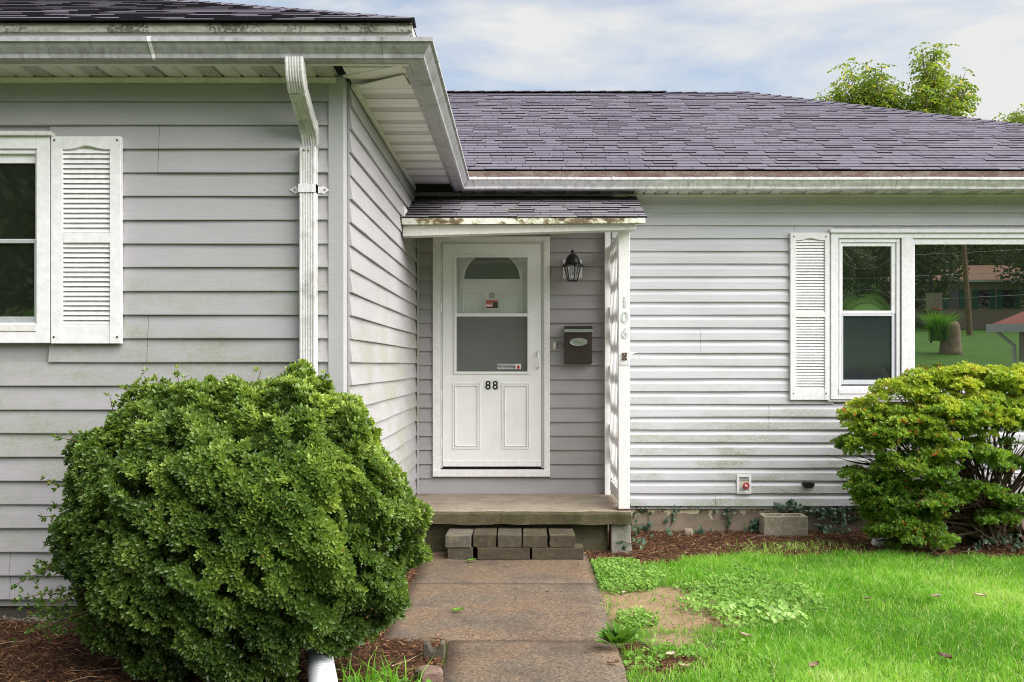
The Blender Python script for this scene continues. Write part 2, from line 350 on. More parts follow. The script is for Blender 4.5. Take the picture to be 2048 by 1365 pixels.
# ------------------------------------------------------------------ setting: ground, woods, paths
D_L, D_M = 5.396, 8.928          # distance of the left wing's front wall and of the main wall
XS = -.948                       # side wall of the left wing
def gz(x, y):
    x = np.asarray(x, float); y = np.asarray(y, float)
    z = -.015 + .02 * (vnoise(np.stack([x*1.3, y*1.3, x*0], -1).reshape(-1, 3), 3).reshape(x.shape) - .5)
    z = z + .10 * sm(-.75, -1.6, x) * sm(4.2, 5.3, y)
    z = z + .03 * sm(.55, 1.4, x) * sm(8.3, 5.0, y)
    b = -y
    rise = 2.0 * sm(2, 20, b) + .055 * np.clip(b - 17, 0, None) + .13 * np.clip(b - 55, 0, None)
    return z + rise * (b > 0)
ax = np.unique(np.round(np.concatenate([np.linspace(-400, -60, 12), np.linspace(-60, -4, 24), np.arange(-4, 6.01, .07), np.linspace(6, 60, 26), np.linspace(60, 400, 12)]), 4))
ay = np.unique(np.round(np.concatenate([np.linspace(-400, -130, 8), np.linspace(-130, 2.5, 70), np.arange(2.5, 9.3, .07), np.linspace(9.3, 60, 16), np.linspace(60, 400, 8)]), 4))
GX, GY = np.meshgrid(ax, ay); GZ = gz(GX, GY)
def mulch_edge(x): return 7.80 - .28 * sm(1.75, .9, x) + .05 * np.sin(x * 5.1) + .03 * np.sin(x * 13)
def inpoly_soft(x, y, cx, cy, rx, ry, ang=0, seed=1):
    ca, sa = math.cos(ang), math.sin(ang); u = ((x-cx)*ca + (y-cy)*sa) / rx; v = (-(x-cx)*sa + (y-cy)*ca) / ry
    nz = vnoise(np.stack([x*5, y*5, x*0], -1).reshape(-1, 3), seed).reshape(np.shape(x))
    return sm(1.15, .8, np.hypot(u, v) + (nz - .5) * .7)
def masks(x, y):
    x = np.asarray(x, float); y = np.asarray(y, float)
    nz = vnoise(np.stack([x*9, y*9, x*0], -1).reshape(-1, 3), 5).reshape(x.shape) - .5
    mul = sm(-.06, .06, y - mulch_edge(x) + nz * .22) * (x > .3) * (y < 9.5)
    mul = np.maximum(mul, ((x < -.36) & (y > 2.0) & (y < 9) & (x > -6)).astype(float))
    dirt = inpoly_soft(x, y, .84, 6.0, .40, .62, .15, 2)
    dirt = np.maximum(dirt, .9 * inpoly_soft(x, y, .66, 6.5, .14, .3, 0, 4))
    brown = inpoly_soft(x, y, .74, 4.98, .22, .2, .3, 6)
    brown = np.maximum(brown, inpoly_soft(x, y, .60, 5.28, .10, .10, 0, 8))
    brown = np.maximum(brown, inpoly_soft(x, y, .66, 4.5, .14, .13, 0, 9))
    return mul, dirt * (1 - mul), brown * (1 - mul)
mk = masks(GX, GY)
nx, ny = len(ax), len(ay); idx = np.arange(nx * ny).reshape(ny, nx)
F = np.stack([idx[:-1, :-1], idx[:-1, 1:], idx[1:, 1:], idx[1:, :-1]], -1).reshape(-1, 4)
n = NM('ground_soil', .95, .15)
def vcol(k):
    return n.attr(k)
g = n.noise(55, 5, rough=.75); g3 = n.noise(8, 5, rough=.7)
lawn = n.mix(n.ramp(g3, [(.3, 0.0), (.7, 1.0)]), (.045, .075, .018), (.09, .135, .03))
far_lawn = n.mix(n.ramp(n.noise(.9, 9, rough=.75), [(.3, 0.0), (.7, 1.0)]), (.06, .15, .02), (.10, .21, .03))
lawn = n.mix(n.ramp(n.xyz(1), [(0, 1.0), (.01, 0.0)]), lawn, far_lawn)
mulc = n.mix(n.ramp(g, [(.3, 0.0), (.7, 1.0)]), (.022, .012, .008), (.085, .045, .026))
dirt = n.mix(n.ramp(g3, [(.3, 0.0), (.7, 1.0)]), (.22, .145, .078), (.31, .22, .13)); dirt = n.mix(1.0, dirt, n.ramp(g, [(.3, .75), (.7, 1.25)]), 'MULTIPLY')
brow = n.mix(n.ramp(g, [(.3, 0.0), (.7, 1.0)]), (.06, .028, .015), (.16, .075, .04))
c = n.mix(vcol('m_dirt'), lawn, dirt); c = n.mix(vcol('m_brown'), c, brow); c = n.mix(vcol('m_mulch'), c, mulc)
n.col(c).bump(g, .7, .02); M['ground'] = n.m
ground = np_mesh('ground', np.stack([GX, GY, GZ], -1).reshape(-1, 3), F, M['ground'], smooth=True); tag(ground, kind='structure')
for k, a in zip(('m_mulch', 'm_dirt', 'm_brown'), mk):
    at = ground.data.attributes.new(k, 'FLOAT', 'POINT'); at.data.foreach_set('value', a.ravel().astype(np.float32))

# unseen street behind the viewer, added for neutral grey bounce light
rx_ = np.linspace(-120, 120, 60); ry_ = np.array([-10.5, -8, -6, -4.2]); RX, RY = np.meshgrid(rx_, ry_); RZ = gz(RX, RY) + .035
ri = np.arange(RX.size).reshape(RX.shape); n = NM('asphalt', .9, .2); n.col(n.ramp(n.noise(120, 3), [(.3, (.11, .108, .105)), (.7, (.16, .157, .152))])); M['asphalt'] = n.m
tag(np_mesh('road', np.stack([RX, RY, RZ], -1).reshape(-1, 3), np.stack([ri[:-1, :-1], ri[:-1, 1:], ri[1:, 1:], ri[1:, :-1]], -1).reshape(-1, 4), M['asphalt'], smooth=True), kind='structure')
swy = np.array([-3.7, -3.0, -2.3]); SX, SY = np.meshgrid(rx_, swy); SZ = gz(SX, SY) + .05; si = np.arange(SX.size).reshape(SX.shape)
tag(np_mesh('pavement', np.stack([SX, SY, SZ], -1).reshape(-1, 3), np.stack([si[:-1, :-1], si[:-1, 1:], si[1:, 1:], si[1:, :-1]], -1).reshape(-1, 4), M['pale_concrete'], smooth=True), kind='structure')  # unseen paved strip, added to bounce more neutral light at the house
# walk of three cast slabs
walk = MB()
path = bpy.data.objects.new('path', None); path.location = (0, 6, 0); COL.objects.link(path); tag(path, kind='structure')
def slab_top(name, x0, x1, y0, y1, parent, mat, t=.08, seed=0):
    mb = MB(); nxs = max(2, int((x1-x0)/.09)); nys = max(2, int((y1-y0)/.09))
    xs = np.linspace(x0, x1, nxs); ys = np.linspace(y0, y1, nys)
    q = np.array([[x, y] for y in ys for x in xs]); nz = vnoise(np.stack([q[:,0]*3, q[:,1]*3, q[:,0]*0+seed], -1)) * .012
    ed = vnoise(np.stack([q[:,0]*14, q[:,1]*14, q[:,0]*0+seed], -1), 4) - .5
    v = []
    for k, (x, y) in enumerate(q):
        i, j = k % nxs, k // nxs
        e = (i in (0, nxs-1)) or (j in (0, nys-1))
        v.append((x + (ed[k]*.018 if i in (0, nxs-1) else 0), y + (ed[k]*.010 if j in (0, nys-1) else 0), nz[k] - .006 - (.004 if e else 0)))
    f = [(j*nxs+i, j*nxs+i+1, (j+1)*nxs+i+1, (j+1)*nxs+i) for j in range(nys-1) for i in range(nxs-1)]
    rim = [i for i in range(nxs)] + [j*nxs+nxs-1 for j in range(1, nys)] + [(nys-1)*nxs+i for i in range(nxs-2, -1, -1)] + [j*nxs for j in range(nys-2, 0, -1)]
    base = len(v); v += [(v[i][0], v[i][1], -t) for i in rim]
    f += [(rim[i], rim[(i+1) % len(rim)], base+(i+1) % len(rim), base+i) for i in range(len(rim))]
    mb.add(v, f); return mb.build(name, mat, parent, smooth=True)
slab_top('walk_slab', -.76, .520, 6.8225, 7.98, path, M['walk'], seed=1)
slab_top('walk_slab', -.76, .515, 5.406, 6.818, path, M['walk'], seed=2)
slab_top('walk_slab', -.385, .505, 3.3, 5.401, path, M['walk'], seed=3)

# ------------------------------------------------------------------ the house
house = thing('house', (0, D_M, 0), 'one-storey grey clapboard house with purple-grey shingle roof and white door', 'house')

def plank_run(parent, mat, kind, axis, a0, a1, base, z0, p, ztop, name='plank', seams=None, amp=.0017, holes=()):
    """courses of lapped boards; axis 'x' on walls facing the camera, 'y' on the side wall"""
    k = 0; z = z0
    while z < ztop - .012:
        p_ = min(p, ztop - z); runs = [(a0, a1)]
        for h0, h1, hz0, hz1 in holes:
            if z + p_ > hz0 and z < hz1: runs = [q for r_ in runs for q in ((r_[0], min(r_[1], h0)), (max(r_[0], h1), r_[1])) if q[1] - q[0] > .02]
        cutl = []
        for r0, r1 in runs:
            cutl.append([r0] + [q for q in sorted((seams or {}).get(k, [])) if r0 + .05 < q < r1 - .05] + [r1])
        for cuts, c in [(cu, c_) for cu in cutl for c_ in range(len(cu) - 1)]:
            b0, b1 = cuts[c] + (.0012 if c else 0), cuts[c+1] - (.0012 if c < len(cuts)-2 else 0)
            nseg = max(2, int((b1 - b0) / .22) + 1); loops = []
            lift = R.uniform(0, .0012) + (.0015 if c else 0)
            for q in range(nseg + 1):
                t = b0 + (b1 - b0) * q / nseg
                wv = amp * (math.sin(t * 3.1 + k * 1.7) + .6 * math.sin(t * 7.3 + k * 2.9)); zv = .6 * amp * math.sin(t * 2.3 + k * 2.2)
                if kind == 'clap': prof = [(-.006, z), (.0185 + lift + wv, z + zv), (.0192 + lift + wv, z + .004 + zv), (.0035 + wv*.4, z + p_ + .001), (-.006, z + p_ + .001)]
                else: prof = [(-.006, z), (.0185 + lift + wv, z + zv), (.019 + lift + wv, z + .003 + zv), (.0165 + wv, z + .56*p_), (.0138 + wv, z + .61*p_), (.0022 + wv*.3, z + .80*p_), (.001, z + p_ + .001), (-.006, z + p_ + .001)]
                loops.append([(t, base - o_, zz) if axis == 'x' else (base + o_, t, zz) for o_, zz in prof])
            MB().sweep(loops).build(name, mat, parent)
        z += p; k += 1

# left wing front wall
ZS_L = CZ + 1.553; ZS_M = CZ + 1.527
wl = MB().box(-5.6, XS - .012, D_L + .008, D_L + .2, .18, ZS_L + .02).build('siding_wall', M['mauve'], house)
plank_run(wl, M['mauve'], 'clap', 'x', -5.4, X(661, D_L), D_L, Z_L0, P_L, ZS_L, seams={0: [X(22, D_L)], 1: [X(22, D_L)], 10: [X(296, D_L)], 11: [X(298, D_L)], 18: [X(318, D_L)], 19: [X(320, D_L)], 6: [X(250, D_L)]}, holes=((X(-240, D_L), X(100, D_L), Z(680, D_L), Z(285, D_L)),))
# left wing side wall
ws = MB().box(XS - .2, XS - .008, D_L + .21, D_M + .5, .18, ZS_L + .02).build('siding_wall', M['mauve'], house)
plank_run(ws, M['mauve'], 'clap', 'y', D_L + .075, D_M - .03, XS, Z_L0, P_L, ZS_L, seams={9: [7.3], 8: [7.32], 3: [6.5], 13: [6.9]}, amp=.0020)
# corner posts
cp = MB(); x1 = X(690, D_L)
cp.sweep([[(x1-.088, D_L-.004, z), (x1-.088, D_L-.020, z), (x1-.084, D_L-.024, z), (x1-.004, D_L-.024, z), (x1, D_L-.020, z), (x1, D_L+.066, z), (x1-.004, D_L+.070, z), (x1-.05, D_L+.070, z)] for z in (Z_L0 - .005, ZS_L - .001)])
cp.build('corner_post', M['post_mauve'], house)
MB().box(XS + .016, XS + .034, D_M - .036, D_M - .0165, CZ - 1.157, ZS_L - .35).build('corner_post', M['mauve'], house, bevel=.003)
# main wall: door side
XD0, XD1 = X(866, D_M), X(1099.5, D_M)       # casing outer edges
XP = X(1216, D_M)
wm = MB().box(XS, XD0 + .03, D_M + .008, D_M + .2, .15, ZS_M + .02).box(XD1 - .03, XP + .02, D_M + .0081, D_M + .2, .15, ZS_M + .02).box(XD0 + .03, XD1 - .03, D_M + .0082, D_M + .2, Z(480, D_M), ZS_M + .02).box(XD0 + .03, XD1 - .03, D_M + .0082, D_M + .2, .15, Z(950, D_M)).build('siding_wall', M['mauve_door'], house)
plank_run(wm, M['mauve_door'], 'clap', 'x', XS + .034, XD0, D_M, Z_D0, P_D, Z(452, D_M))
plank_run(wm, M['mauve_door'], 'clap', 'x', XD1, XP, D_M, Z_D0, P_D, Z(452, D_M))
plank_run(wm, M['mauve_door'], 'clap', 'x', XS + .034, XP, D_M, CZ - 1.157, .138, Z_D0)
# main wall: right side
wr = MB().box(XP + .021, 7.2, D_M + .008, D_M + .2, Z_R0 - .03, ZS_M + .02).build('siding_wall', M['pale'], house)
XW0 = X(1659, D_M)
sR = {7: [X(1537, D_M)], 6: [X(1537, D_M)], 0: [X(1430, D_M), X(1900, D_M)], 22: [X(2046, D_M)], 23: [X(1990, D_M)], 21: [X(1589, D_M)], 20: [X(1589, D_M)], 13: [X(1400, D_M)], 12: [X(1401, D_M)]}
plank_run(wr, M['pale'], 'dutch', 'x', X(1224, D_M), 7.2, D_M, Z_R0, P_R, ZS_M, seams=sR, holes=((X(1666, D_M), X(2254, D_M), Z(793, D_M), Z(474, D_M)),))
# foundations
MB().box(XP, 7.15, D_M + .03, D_M + .35, -.3, Z_R0 + .01).build('foundation', M['found'], house)
fb = MB().box(-5.4, XS - .06, D_L + .03, D_L + .3, -.25, Z_L0 + .012).box(XS - .3, XS - .035, D_L + .31, D_M + .4, -.25, Z_L0 + .01).build('foundation', M['found_old'], house)

# --- gutters, fascia, soffits
DF_L, DF_M, XF = 5.106, 8.64, -.572       # fascia planes: wing front, main front, wing side
Kp = [(.0, .095), (.0, .0), (.070, .0), (.078, .004), (.080, .022), (.086, .030), (.104, .052), (.112, .066), (.114, .072), (.127, .074), (.127, .092), (.112, .094)]
def shell(prof, t=.0025):
    n_ = len(prof); inner = []
    for i in range(n_):
        a = Vector(prof[max(i-1, 0)]); b = Vector(prof[min(i+1, n_-1)]); d = (b - a).normalized(); nn = Vector((-d.y, d.x))
        inner.append((prof[i][0] + nn.x * t, prof[i][1] + nn.y * t))
    return prof + inner[::-1]
KS = shell([(o_, z) for o_, z in Kp], -.0025)
gzl, gzm = CZ + 1.546, CZ + 1.512
def gutter(f0, f1, name, mat, nseg=1, wob=0):
    mb = MB(); loops = []
    for q in range(nseg + 1):
        t = q / nseg; loops.append([tuple(Vector(f0(o_, z)) * (1 - t) + Vector(f1(o_, z)) * t + Vector((0, 0, wob * math.sin(q * 2.1)))) for o_, z in KS])
    return mb.sweep(loops).build(name, mat, house)
g1 = gutter(lambda o_, z: (-5.6, DF_L - o_, gzl + z), lambda o_, z: (XF + o_, DF_L - o_, gzl + z), 'gutter', M['gutter'])
g2 = gutter(lambda o_, z: (XF + o_ + .0006, DF_L - o_, gzl + z), lambda o_, z: (XF + o_ + .0006, DF_M - o_, gzl - .034 + z), 'gutter', M['gutter'])
g3_ = gutter(lambda o_, z: (XF + o_, DF_M - o_, gzm + z), lambda o_, z: (7.5, DF_M - o_, gzm + z), 'gutter', M['gutter_light'], 14, .002)
def offset_prof(prof, d):
    n_ = len(prof); out = []
    for i in range(n_):
        a = Vector(prof[max(i-1, 0)]); b = Vector(prof[min(i+1, n_-1)]); dd = (b - a).normalized(); out.append((prof[i][0] + dd.y * d, prof[i][1] - dd.x * d))
    return out
Ko = shell(offset_prof(Kp[2:], .002), -.004)
def collar_x(px, D, zb, parent, mat, wdt=.012, tilt=0.0):       # strap or seam round a gutter that runs in x
    x = X(px, D); MB().sweep([[(x + s_ * wdt / 2 + tilt * (.09 - z), D_f - o_, zb + z) for o_, z in Ko] for s_ in (-1, 1)]).build('gutter_strap', mat, parent)
D_f = DF_L; collar_x(300, 5.0, gzl, g1, M['white'], .016, .10); collar_x(766, 5.0, gzl, g1, M['gutter'], .004)
D_f = DF_M
for px in (950, 1227, 1503, 1797): collar_x(px, 8.52, gzm, g3_, M['gutter_light'], .014)
for px in (1380, 1672, 1965): collar_x(px, 8.52, gzm, g3_, M['gutter_light'], .005)
for y in (5.32, 6.35, 7.45):
    zo = -.034 * (y - DF_L) / (DF_M - DF_L)
    MB().sweep([[(XF + .0006 + o_, y + s_, gzl + zo + z) for o_, z in Ko] for s_ in (-.006, .006)]).build('gutter_strap', M['gutter'], g2)
# fascia boards
zl_roof = CZ + 1.750; zm_roof = CZ + 1.682
MB().box(-5.6, XF - .002, DF_L + .0015, DF_L + .03, ZS_L - .012, CZ + 1.715).build('fascia', M['white'], house)
MB().box(XF - .032, XF - .0015, DF_L + .031, DF_M + .6, ZS_L - .012, CZ + 1.715).build('fascia', M['gutter'], house)
MB().box(-5.6, XF + .016, DF_L - .022, DF_L + .001, CZ + 1.7005, zl_roof - .004).build('fascia', M['fascia_mould'], house)
MB().box(XF - .001, XF + .0155, DF_L + .0012, DF_M + .4, CZ + 1.701, zl_roof - .005).build('fascia', M['white'], house)
MB().box(XF + .03, 7.45, DF_M + .0015, DF_M + .03, ZS_M - .012, CZ + 1.676).build('fascia', M['fascia_rust'], house)
MB().box(XF + .10, 7.45, DF_M - .036, DF_M - .004, CZ + 1.598, CZ + 1.674).build('fascia', M['fascia_rust'], house)
# soffits made of panels 12 inches wide with three grooves each
n = NM('soffit_vinyl', .5, .4); bl = n.noise(3, 5)
bx = n.N('ShaderNodeTexVoronoi'); bx.inputs['Scale'].default_value = 95; bx.inputs['Randomness'].default_value = .12; n.L(n.pos, bx.inputs['Vector'])
n.col(n.mix(n.ramp(bl, [(.4, 0.0), (.8, .5)]), (.84, .79, .80), (.70, .65, .65))); M['soffit'] = n.m
n = NM('soffit_vented', .5, .4); sx = n.N('ShaderNodeSeparateXYZ'); n.L(n.pos, sx.inputs[0])
fx = n.math('LESS_THAN', n.math('FRACT', n.math('MULTIPLY', n.math('ADD', sx.outputs[0], n.math('MULTIPLY', sx.outputs[1], 1.0)), 62.0)), .58)
fy = n.math('LESS_THAN', n.math('FRACT', n.math('MULTIPLY', n.math('SUBTRACT', sx.outputs[1], sx.outputs[0]), 62.0)), .58)
n.col(n.mix(n.math('MULTIPLY', fx, fy), (.80, .75, .76), (.05, .05, .05))); M['soffit_vent'] = n.m
def soffit_panel(parent, axis, a0, b0, b1, z, w_=.3048):
    """one panel, three strips, each strip ends in a groove; axis: direction along which strips follow one another"""
    mb = MB()
    for k in range(3):
        s0 = a0 + k * w_ / 3; s1 = s0 + w_ / 3
        prof = [(s0, z + .002), (s0 + .082, z), (s0 + .089, z + .012), (s1 - .002, z + .012), (s1, z + .002), (s1, z + .016), (s0, z + .016)]
        mk_ = (lambda s_, zz, b: (s_, b, zz)) if axis == 'x' else (lambda s_, zz, b: (b, s_, zz))
        mb.sweep([[mk_(s_, zz, b) for s_, zz in prof] for b in (b0, b1)], mi=1 if k == 2 else 0)
    return mb.build('soffit_panel', [M['soffit'], M['soffit_vent']], parent)
s1_ = MB().box(-5.5, XS - .05, D_L - .03, D_L - .012, ZS_L - .032, ZS_L - .004).build('soffit', M['cream'], house)     # wall channel carries the panels
q = XS - .04 - .3048
while q > -5.4: soffit_panel(s1_, 'x', q, DF_L + .004, D_L - .02, ZS_L); q -= .3048
s2_ = MB().box(XS + .014, XS + .034, D_L + .08, D_M - .25, ZS_L - .03, ZS_L - .004).build('soffit', M['white'], house)
q = DF_L + .034
while q < DF_M - .32: soffit_panel(s2_, 'y', q + .06, XS + .016, XF - .033, ZS_L - .003); q += .3048
s3_ = MB().box(XP + .05, 7.2, D_M - .032, D_M - .017, ZS_M - .026, ZS_M - .004).build('soffit', M['cream'], house)
q = XF + .05
while q < 7.1: soffit_panel(s3_, 'x', q, DF_M + .032, D_M - .02, ZS_M); q += .3048
# corner: diagonal joint strip and the sagging loose piece
a, b = Vector((XS + .0, D_L - .03, ZS_L - .006)), Vector((XF - .03, DF_L + .04, ZS_L - .006)); d = (b - a).normalized(); e = Vector((-d.y, d.x, 0)) * .018
MB().hexa([a - e, b - e, b + e, a + e] + [p_ + Vector((0, 0, .012)) for p_ in (a - e, b - e, b + e, a + e)]).build('soffit_trim', M['soffit'], house)
MB().hexa([(XS + .05, D_L + .05, ZS_L - .03), (XF - .05, D_L - .10, ZS_L - .012), (XF - .04, D_L + .10, ZS_L - .014), (XS + .035, D_L + .09, ZS_L - .022)] + [(XS + .05, D_L + .05, ZS_L - .025), (XF - .05, D_L - .10, ZS_L - .007), (XF - .04, D_L + .10, ZS_L - .009), (XS + .035, D_L + .09, ZS_L - .017)]).build('soffit_trim', M['soffit'], house)

# --- shingle roofs
PITCH = .4185; SL = math.atan(PITCH); EXPO = .126
def shingle_variant(w_, t, rnd, mat, e=EXPO):
    me = bpy.data.meshes.new('shingle'); l = e + .03; g_ = .0022
    v = [(g_, 0, .001), (w_ - g_, 0, .001), (w_ - g_, l, -.004), (g_, l, -.004), (g_, 0, .002 + t), (w_ - g_, 0, .002 + t), (w_ - g_, l, .001), (g_, l, .001)]
    me.from_pydata(v, [], [(0,3,2,1),(4,5,6,7),(0,1,5,4),(1,2,6,5),(2,3,7,6),(3,0,4,7)])
    me.materials.append(mat); me.materials.append(M['edge']); me.polygons.foreach_set('material_index', [1, 0, 1, 1, 1, 1])
    at = me.attributes.new('rnd', 'FLOAT', 'FACE'); at.data.foreach_set('value', [rnd] * 6); return me
def shingle_roof(parent, mat, origin, pitch_ang, ncourse, umin, umax, own, own_u, widths=(.13, .17, .21, .27), e=EXPO, stagger=None, tmax=.0100):
    """origin: eave point at u=0; umin/umax: functions of v. own: how many courses get one object per shingle"""
    ca, sa = math.cos(pitch_ang), math.sin(pitch_ang)
    U, Vv, Nn = Vector((1, 0, 0)), Vector((0, ca, sa)), Vector((0, -sa, ca)); o0 = Vector(origin)
    var = {}
    for w_ in widths:
        for k in range(4):
            var[(w_, k)] = shingle_variant(w_, R.choice((.0045, .0045, .005, tmax, tmax)), R.random(), mat, e)
    rot = Matrix((U, Vv, Nn)).transposed().to_4x4()
    vs_, fs_, rn, mi = [], [], [], []
    for c in range(ncourse):
        v = c * e; l = e + .03; u = umin(v) - R.uniform(0, .3); wob = R.uniform(-.002, .002)
        while u < umax(v):
            w_ = R.choice(widths); inside = u >= umin(v) and u + w_ <= umax(v + l)
            if c < own and inside and own_u[0] < u < own_u[1]:
                ob = bpy.data.objects.new('shingle', var[(w_, R.randrange(4))]); link(ob, parent)
                ob.matrix_local = Matrix.Translation(o0 + U * u + Vv * (v + wob + R.uniform(-.0015, .0015))) @ rot
            else:
                g_ = .0022; t = R.choice((.0045, .0045, .005, tmax, tmax)); uu = lambda q, vv: min(max(u + q, umin(vv)), umax(vv))
                if uu(w_, v) - uu(0, v) > .01:
                    loc = [(uu(g_, v), v, .001), (uu(w_-g_, v), v, .001), (uu(w_-g_, v+l), v+l, -.004), (uu(g_, v+l), v+l, -.004),
                           (uu(g_, v), v, .002+t), (uu(w_-g_, v), v, .002+t), (uu(w_-g_, v+l), v+l, .001), (uu(g_, v+l), v+l, .001)]
                    k = len(vs_); r_ = R.random()
                    for a_, b_, c_ in loc: p_ = o0 + U * a_ + Vv * (b_ + wob) + Nn * c_; vs_.append((p_.x, p_.y, p_.z))
                    fs_ += [tuple(k + i for i in f) for f in ((0,3,2,1),(4,5,6,7),(0,1,5,4),(1,2,6,5),(2,3,7,6),(3,0,4,7))]; rn += [r_] * 6; mi += [1, 0, 1, 1, 1, 1]
            u += w_
    if fs_:
        o_ = np_mesh('shingle_field', vs_, fs_, [mat, M['edge']], parent, rn); o_.data.polygons.foreach_set('material_index', mi); o_['kind'] = 'stuff'
# main roof
DE = 8.60; HR = 4.60; XR = 2.90                      # eave line, run to ridge, ridge end
zE = zm_roof; zT = zE + HR * PITCH; XE = XR + HR
deck = MB().add([(-1.3, DE + .01, zE - .012), (XE - .01, DE + .01, zE - .012), (XR, DE + HR, zT - .006), (-5, DE + HR, zT - .006), (-5, DE + 2*HR, zE), (XE, DE + 2*HR, zE), (-5, DE+3.7, zE + 3.7*PITCH-.006)],
                [(0, 1, 2, 3, 6), (1, 5, 2), (3, 2, 5, 4)]).build('roof', M['edge'], house)
cs = math.cos(SL)
shingle_roof(deck, M['shingle'], (0, DE, zE), SL, int(HR / cs / EXPO) + 1, lambda v: -1.25 - max(0, v * cs - .1), lambda v: XE - min(v * cs, HR), 5, (-.55, 4.6))
# hip and ridge caps
a, b = Vector((XE, DE, zE + .012)), Vector((XR, DE + HR, zT + .012)); hd = (b - a); nC = 42
side = Vector((1, 1, 0)).normalized()
for k in range(nC):
    p0 = a + hd * (k / nC); p1 = a + hd * ((k + 1.25) / nC); up = Vector((0, 0, 1)); t = .010
    dn1, dn2 = Vector((-.085, -.085, -.036)), Vector((.085, .085, -.036))
    dn1 = Vector((-.11, 0, -.012)); dn2 = Vector((.02, .11, -.028))
    lo = [p0 + dn1, p0 + up*.012, p0 + dn2]; hi = [p1 + dn1 - up*t, p1 - up*.002, p1 + dn2 - up*t]
    lo2 = [q_ + up*t for q_ in lo]; hi2 = [q_ + up*t for q_ in hi]
    ob = np_mesh('ridge_cap', lo + hi + lo2 + hi2, [(6,7,10,9),(7,8,11,10),(0,1,7,6),(1,2,8,7),(0,6,9,3),(2,8,11,5)], [M['shingle'], M['edge']], deck, [R.random()] * 6)
    ob.data.polygons.foreach_set('material_index', [0, 0, 1, 1, 1, 1])
for k in range(28):
    x0 = XR + .02 - k * .2; x1 = x0 - .25; th = .010 if k > 2 else .004; dz = .022 if k > 4 else .008
    v = [(x0, DE+HR-.12, zT-.04+dz), (x0, DE+HR, zT+dz), (x0, DE+HR+.12, zT-.04+dz), (x1, DE+HR-.12, zT-.05+dz), (x1, DE+HR, zT-.008+dz), (x1, DE+HR+.12, zT-.05+dz)]
    v += [(p_[0], p_[1], p_[2] + th) for p_ in v]
    ob = np_mesh('ridge_cap', v, [(6,7,10,9),(7,8,11,10),(0,1,7,6),(1,2,8,7),(0,6,9,3),(2,8,11,5)], [M['shingle'], M['edge']], deck, [R.random()] * 6)
    ob.data.polygons.foreach_set('material_index', [0, 0, 1, 1, 1, 1])
# wing roof
DEl = 5.062; XHl = XF + .030; RL = 2.6
dk2 = MB().add([(-5.7, DEl + .01, zl_roof - .012), (XHl - .01, DEl + .01, zl_roof - .012), (XHl - RL, DEl + RL, zl_roof + RL*PITCH - .006), (-5.7, DEl + RL, zl_roof + RL*PITCH - .006), (XHl - .01, 9.5, zl_roof - .012), (XHl - RL, 9.5, zl_roof + RL*PITCH - .006)],
               [(0, 1, 2, 3), (1, 4, 5, 2)]).build('roof', [M['edge']], house)
shingle_roof(dk2, M['shingle'], (0, DEl, zl_roof), SL, int(RL / cs / EXPO), lambda v: -5.6, lambda v: XHl - v * cs, 4, (-2.95, -.5))
a, b = Vector((XHl, DEl, zl_roof + .010)), Vector((XHl - RL, DEl + RL, zl_roof + RL*PITCH + .010)); hd = b - a
for k in range(24):
    p0 = a + hd * (k / 24); p1 = a + hd * ((k + 1.25) / 24); up = Vector((0, 0, 1)); t = .005
    dn1 = Vector((-.10, .0, -.014)); dn2 = Vector((0, .10, -.014))
    lo = [p0 + dn1, p0 + up*.003, p0 + dn2]; hi = [p1 + dn1 - up*t, p1 - up*.001, p1 + dn2 - up*t]
    ob = np_mesh('ridge_cap', lo + hi + [q_ + up*t for q_ in lo] + [q_ + up*t for q_ in hi], [(6,7,10,9),(7,8,11,10),(0,1,7,6),(1,2,8,7),(0,6,9,3),(2,8,11,5)], [M['shingle'], M['edge']], dk2, [R.random()] * 6)
    ob.data.polygons.foreach_set('material_index', [0, 0, 1, 1, 1, 1])

# --- porch: roof, beam, post, lattice, slab
DPf = 7.75; zPf = Z(436, DPf); zPb = Z(394, D_M); pa = math.atan((zPb - zPf) / (D_M - DPf)); Lp = (D_M - DPf) / math.cos(pa)
XPl, XPr = XS + .016, X(1291, DPf)
pr = MB().hexa([(XPl + .002, DPf + .02, zPf - .045), (XPr - .012, DPf + .02, zPf - .045), (XPr + .035, D_M - .02, zPb - .10), (XPl + .002, D_M - .02, zPb - .10),
                (XPl + .002, DPf + .02, zPf - .004), (XPr - .012, DPf + .02, zPf - .004), (XPr + .035, D_M - .02, zPb - .012), (XPl + .002, D_M - .02, zPb - .012)]).build('porch_roof', M['white'], house)
shingle_roof(pr, M['shingle_porch'], (0, DPf, zPf), pa, int(Lp / EXPO) + 1, lambda v: XPl, lambda v: XPr + .012 + v * .04, 20, (-2, 2), tmax=.011)
MB().hexa([(XPl + .003, DPf + .0, zPf - .052), (XPr, DPf + .0, zPf - .040), (XPr, DPf + .0185, zPf - .040), (XPl + .003, DPf + .0185, zPf - .052),
           (XPl + .003, DPf + .0, zPf - .003), (XPr, DPf + .0, zPf + .004), (XPr, DPf + .0185, zPf + .004), (XPl + .003, DPf + .0185, zPf - .003)]).build('fascia', M['fascia_peel'], pr)
XBr = X(1270, 7.84)
MB().hexa([(XPl + .004, 7.80, Z(473, 7.80)), (XBr, 7.80, Z(459.5, 7.80)), (XBr, 7.92, Z(459.5, 7.80)), (XPl + .004, 7.92, Z(473, 7.80)),
           (XPl + .004, 7.80, zPf - .053), (XBr, 7.80, zPf - .042), (XBr, 7.92, zPf - .042), (XPl + .004, 7.92, zPf - .053)]).build('beam', M['cream'], pr, bevel=.003)
MB().box(XPl - .006, XPl + .018, DPf + .05, D_M - .1, zPf - .02, zPf + .10).build('flashing', M['cream'], pr)
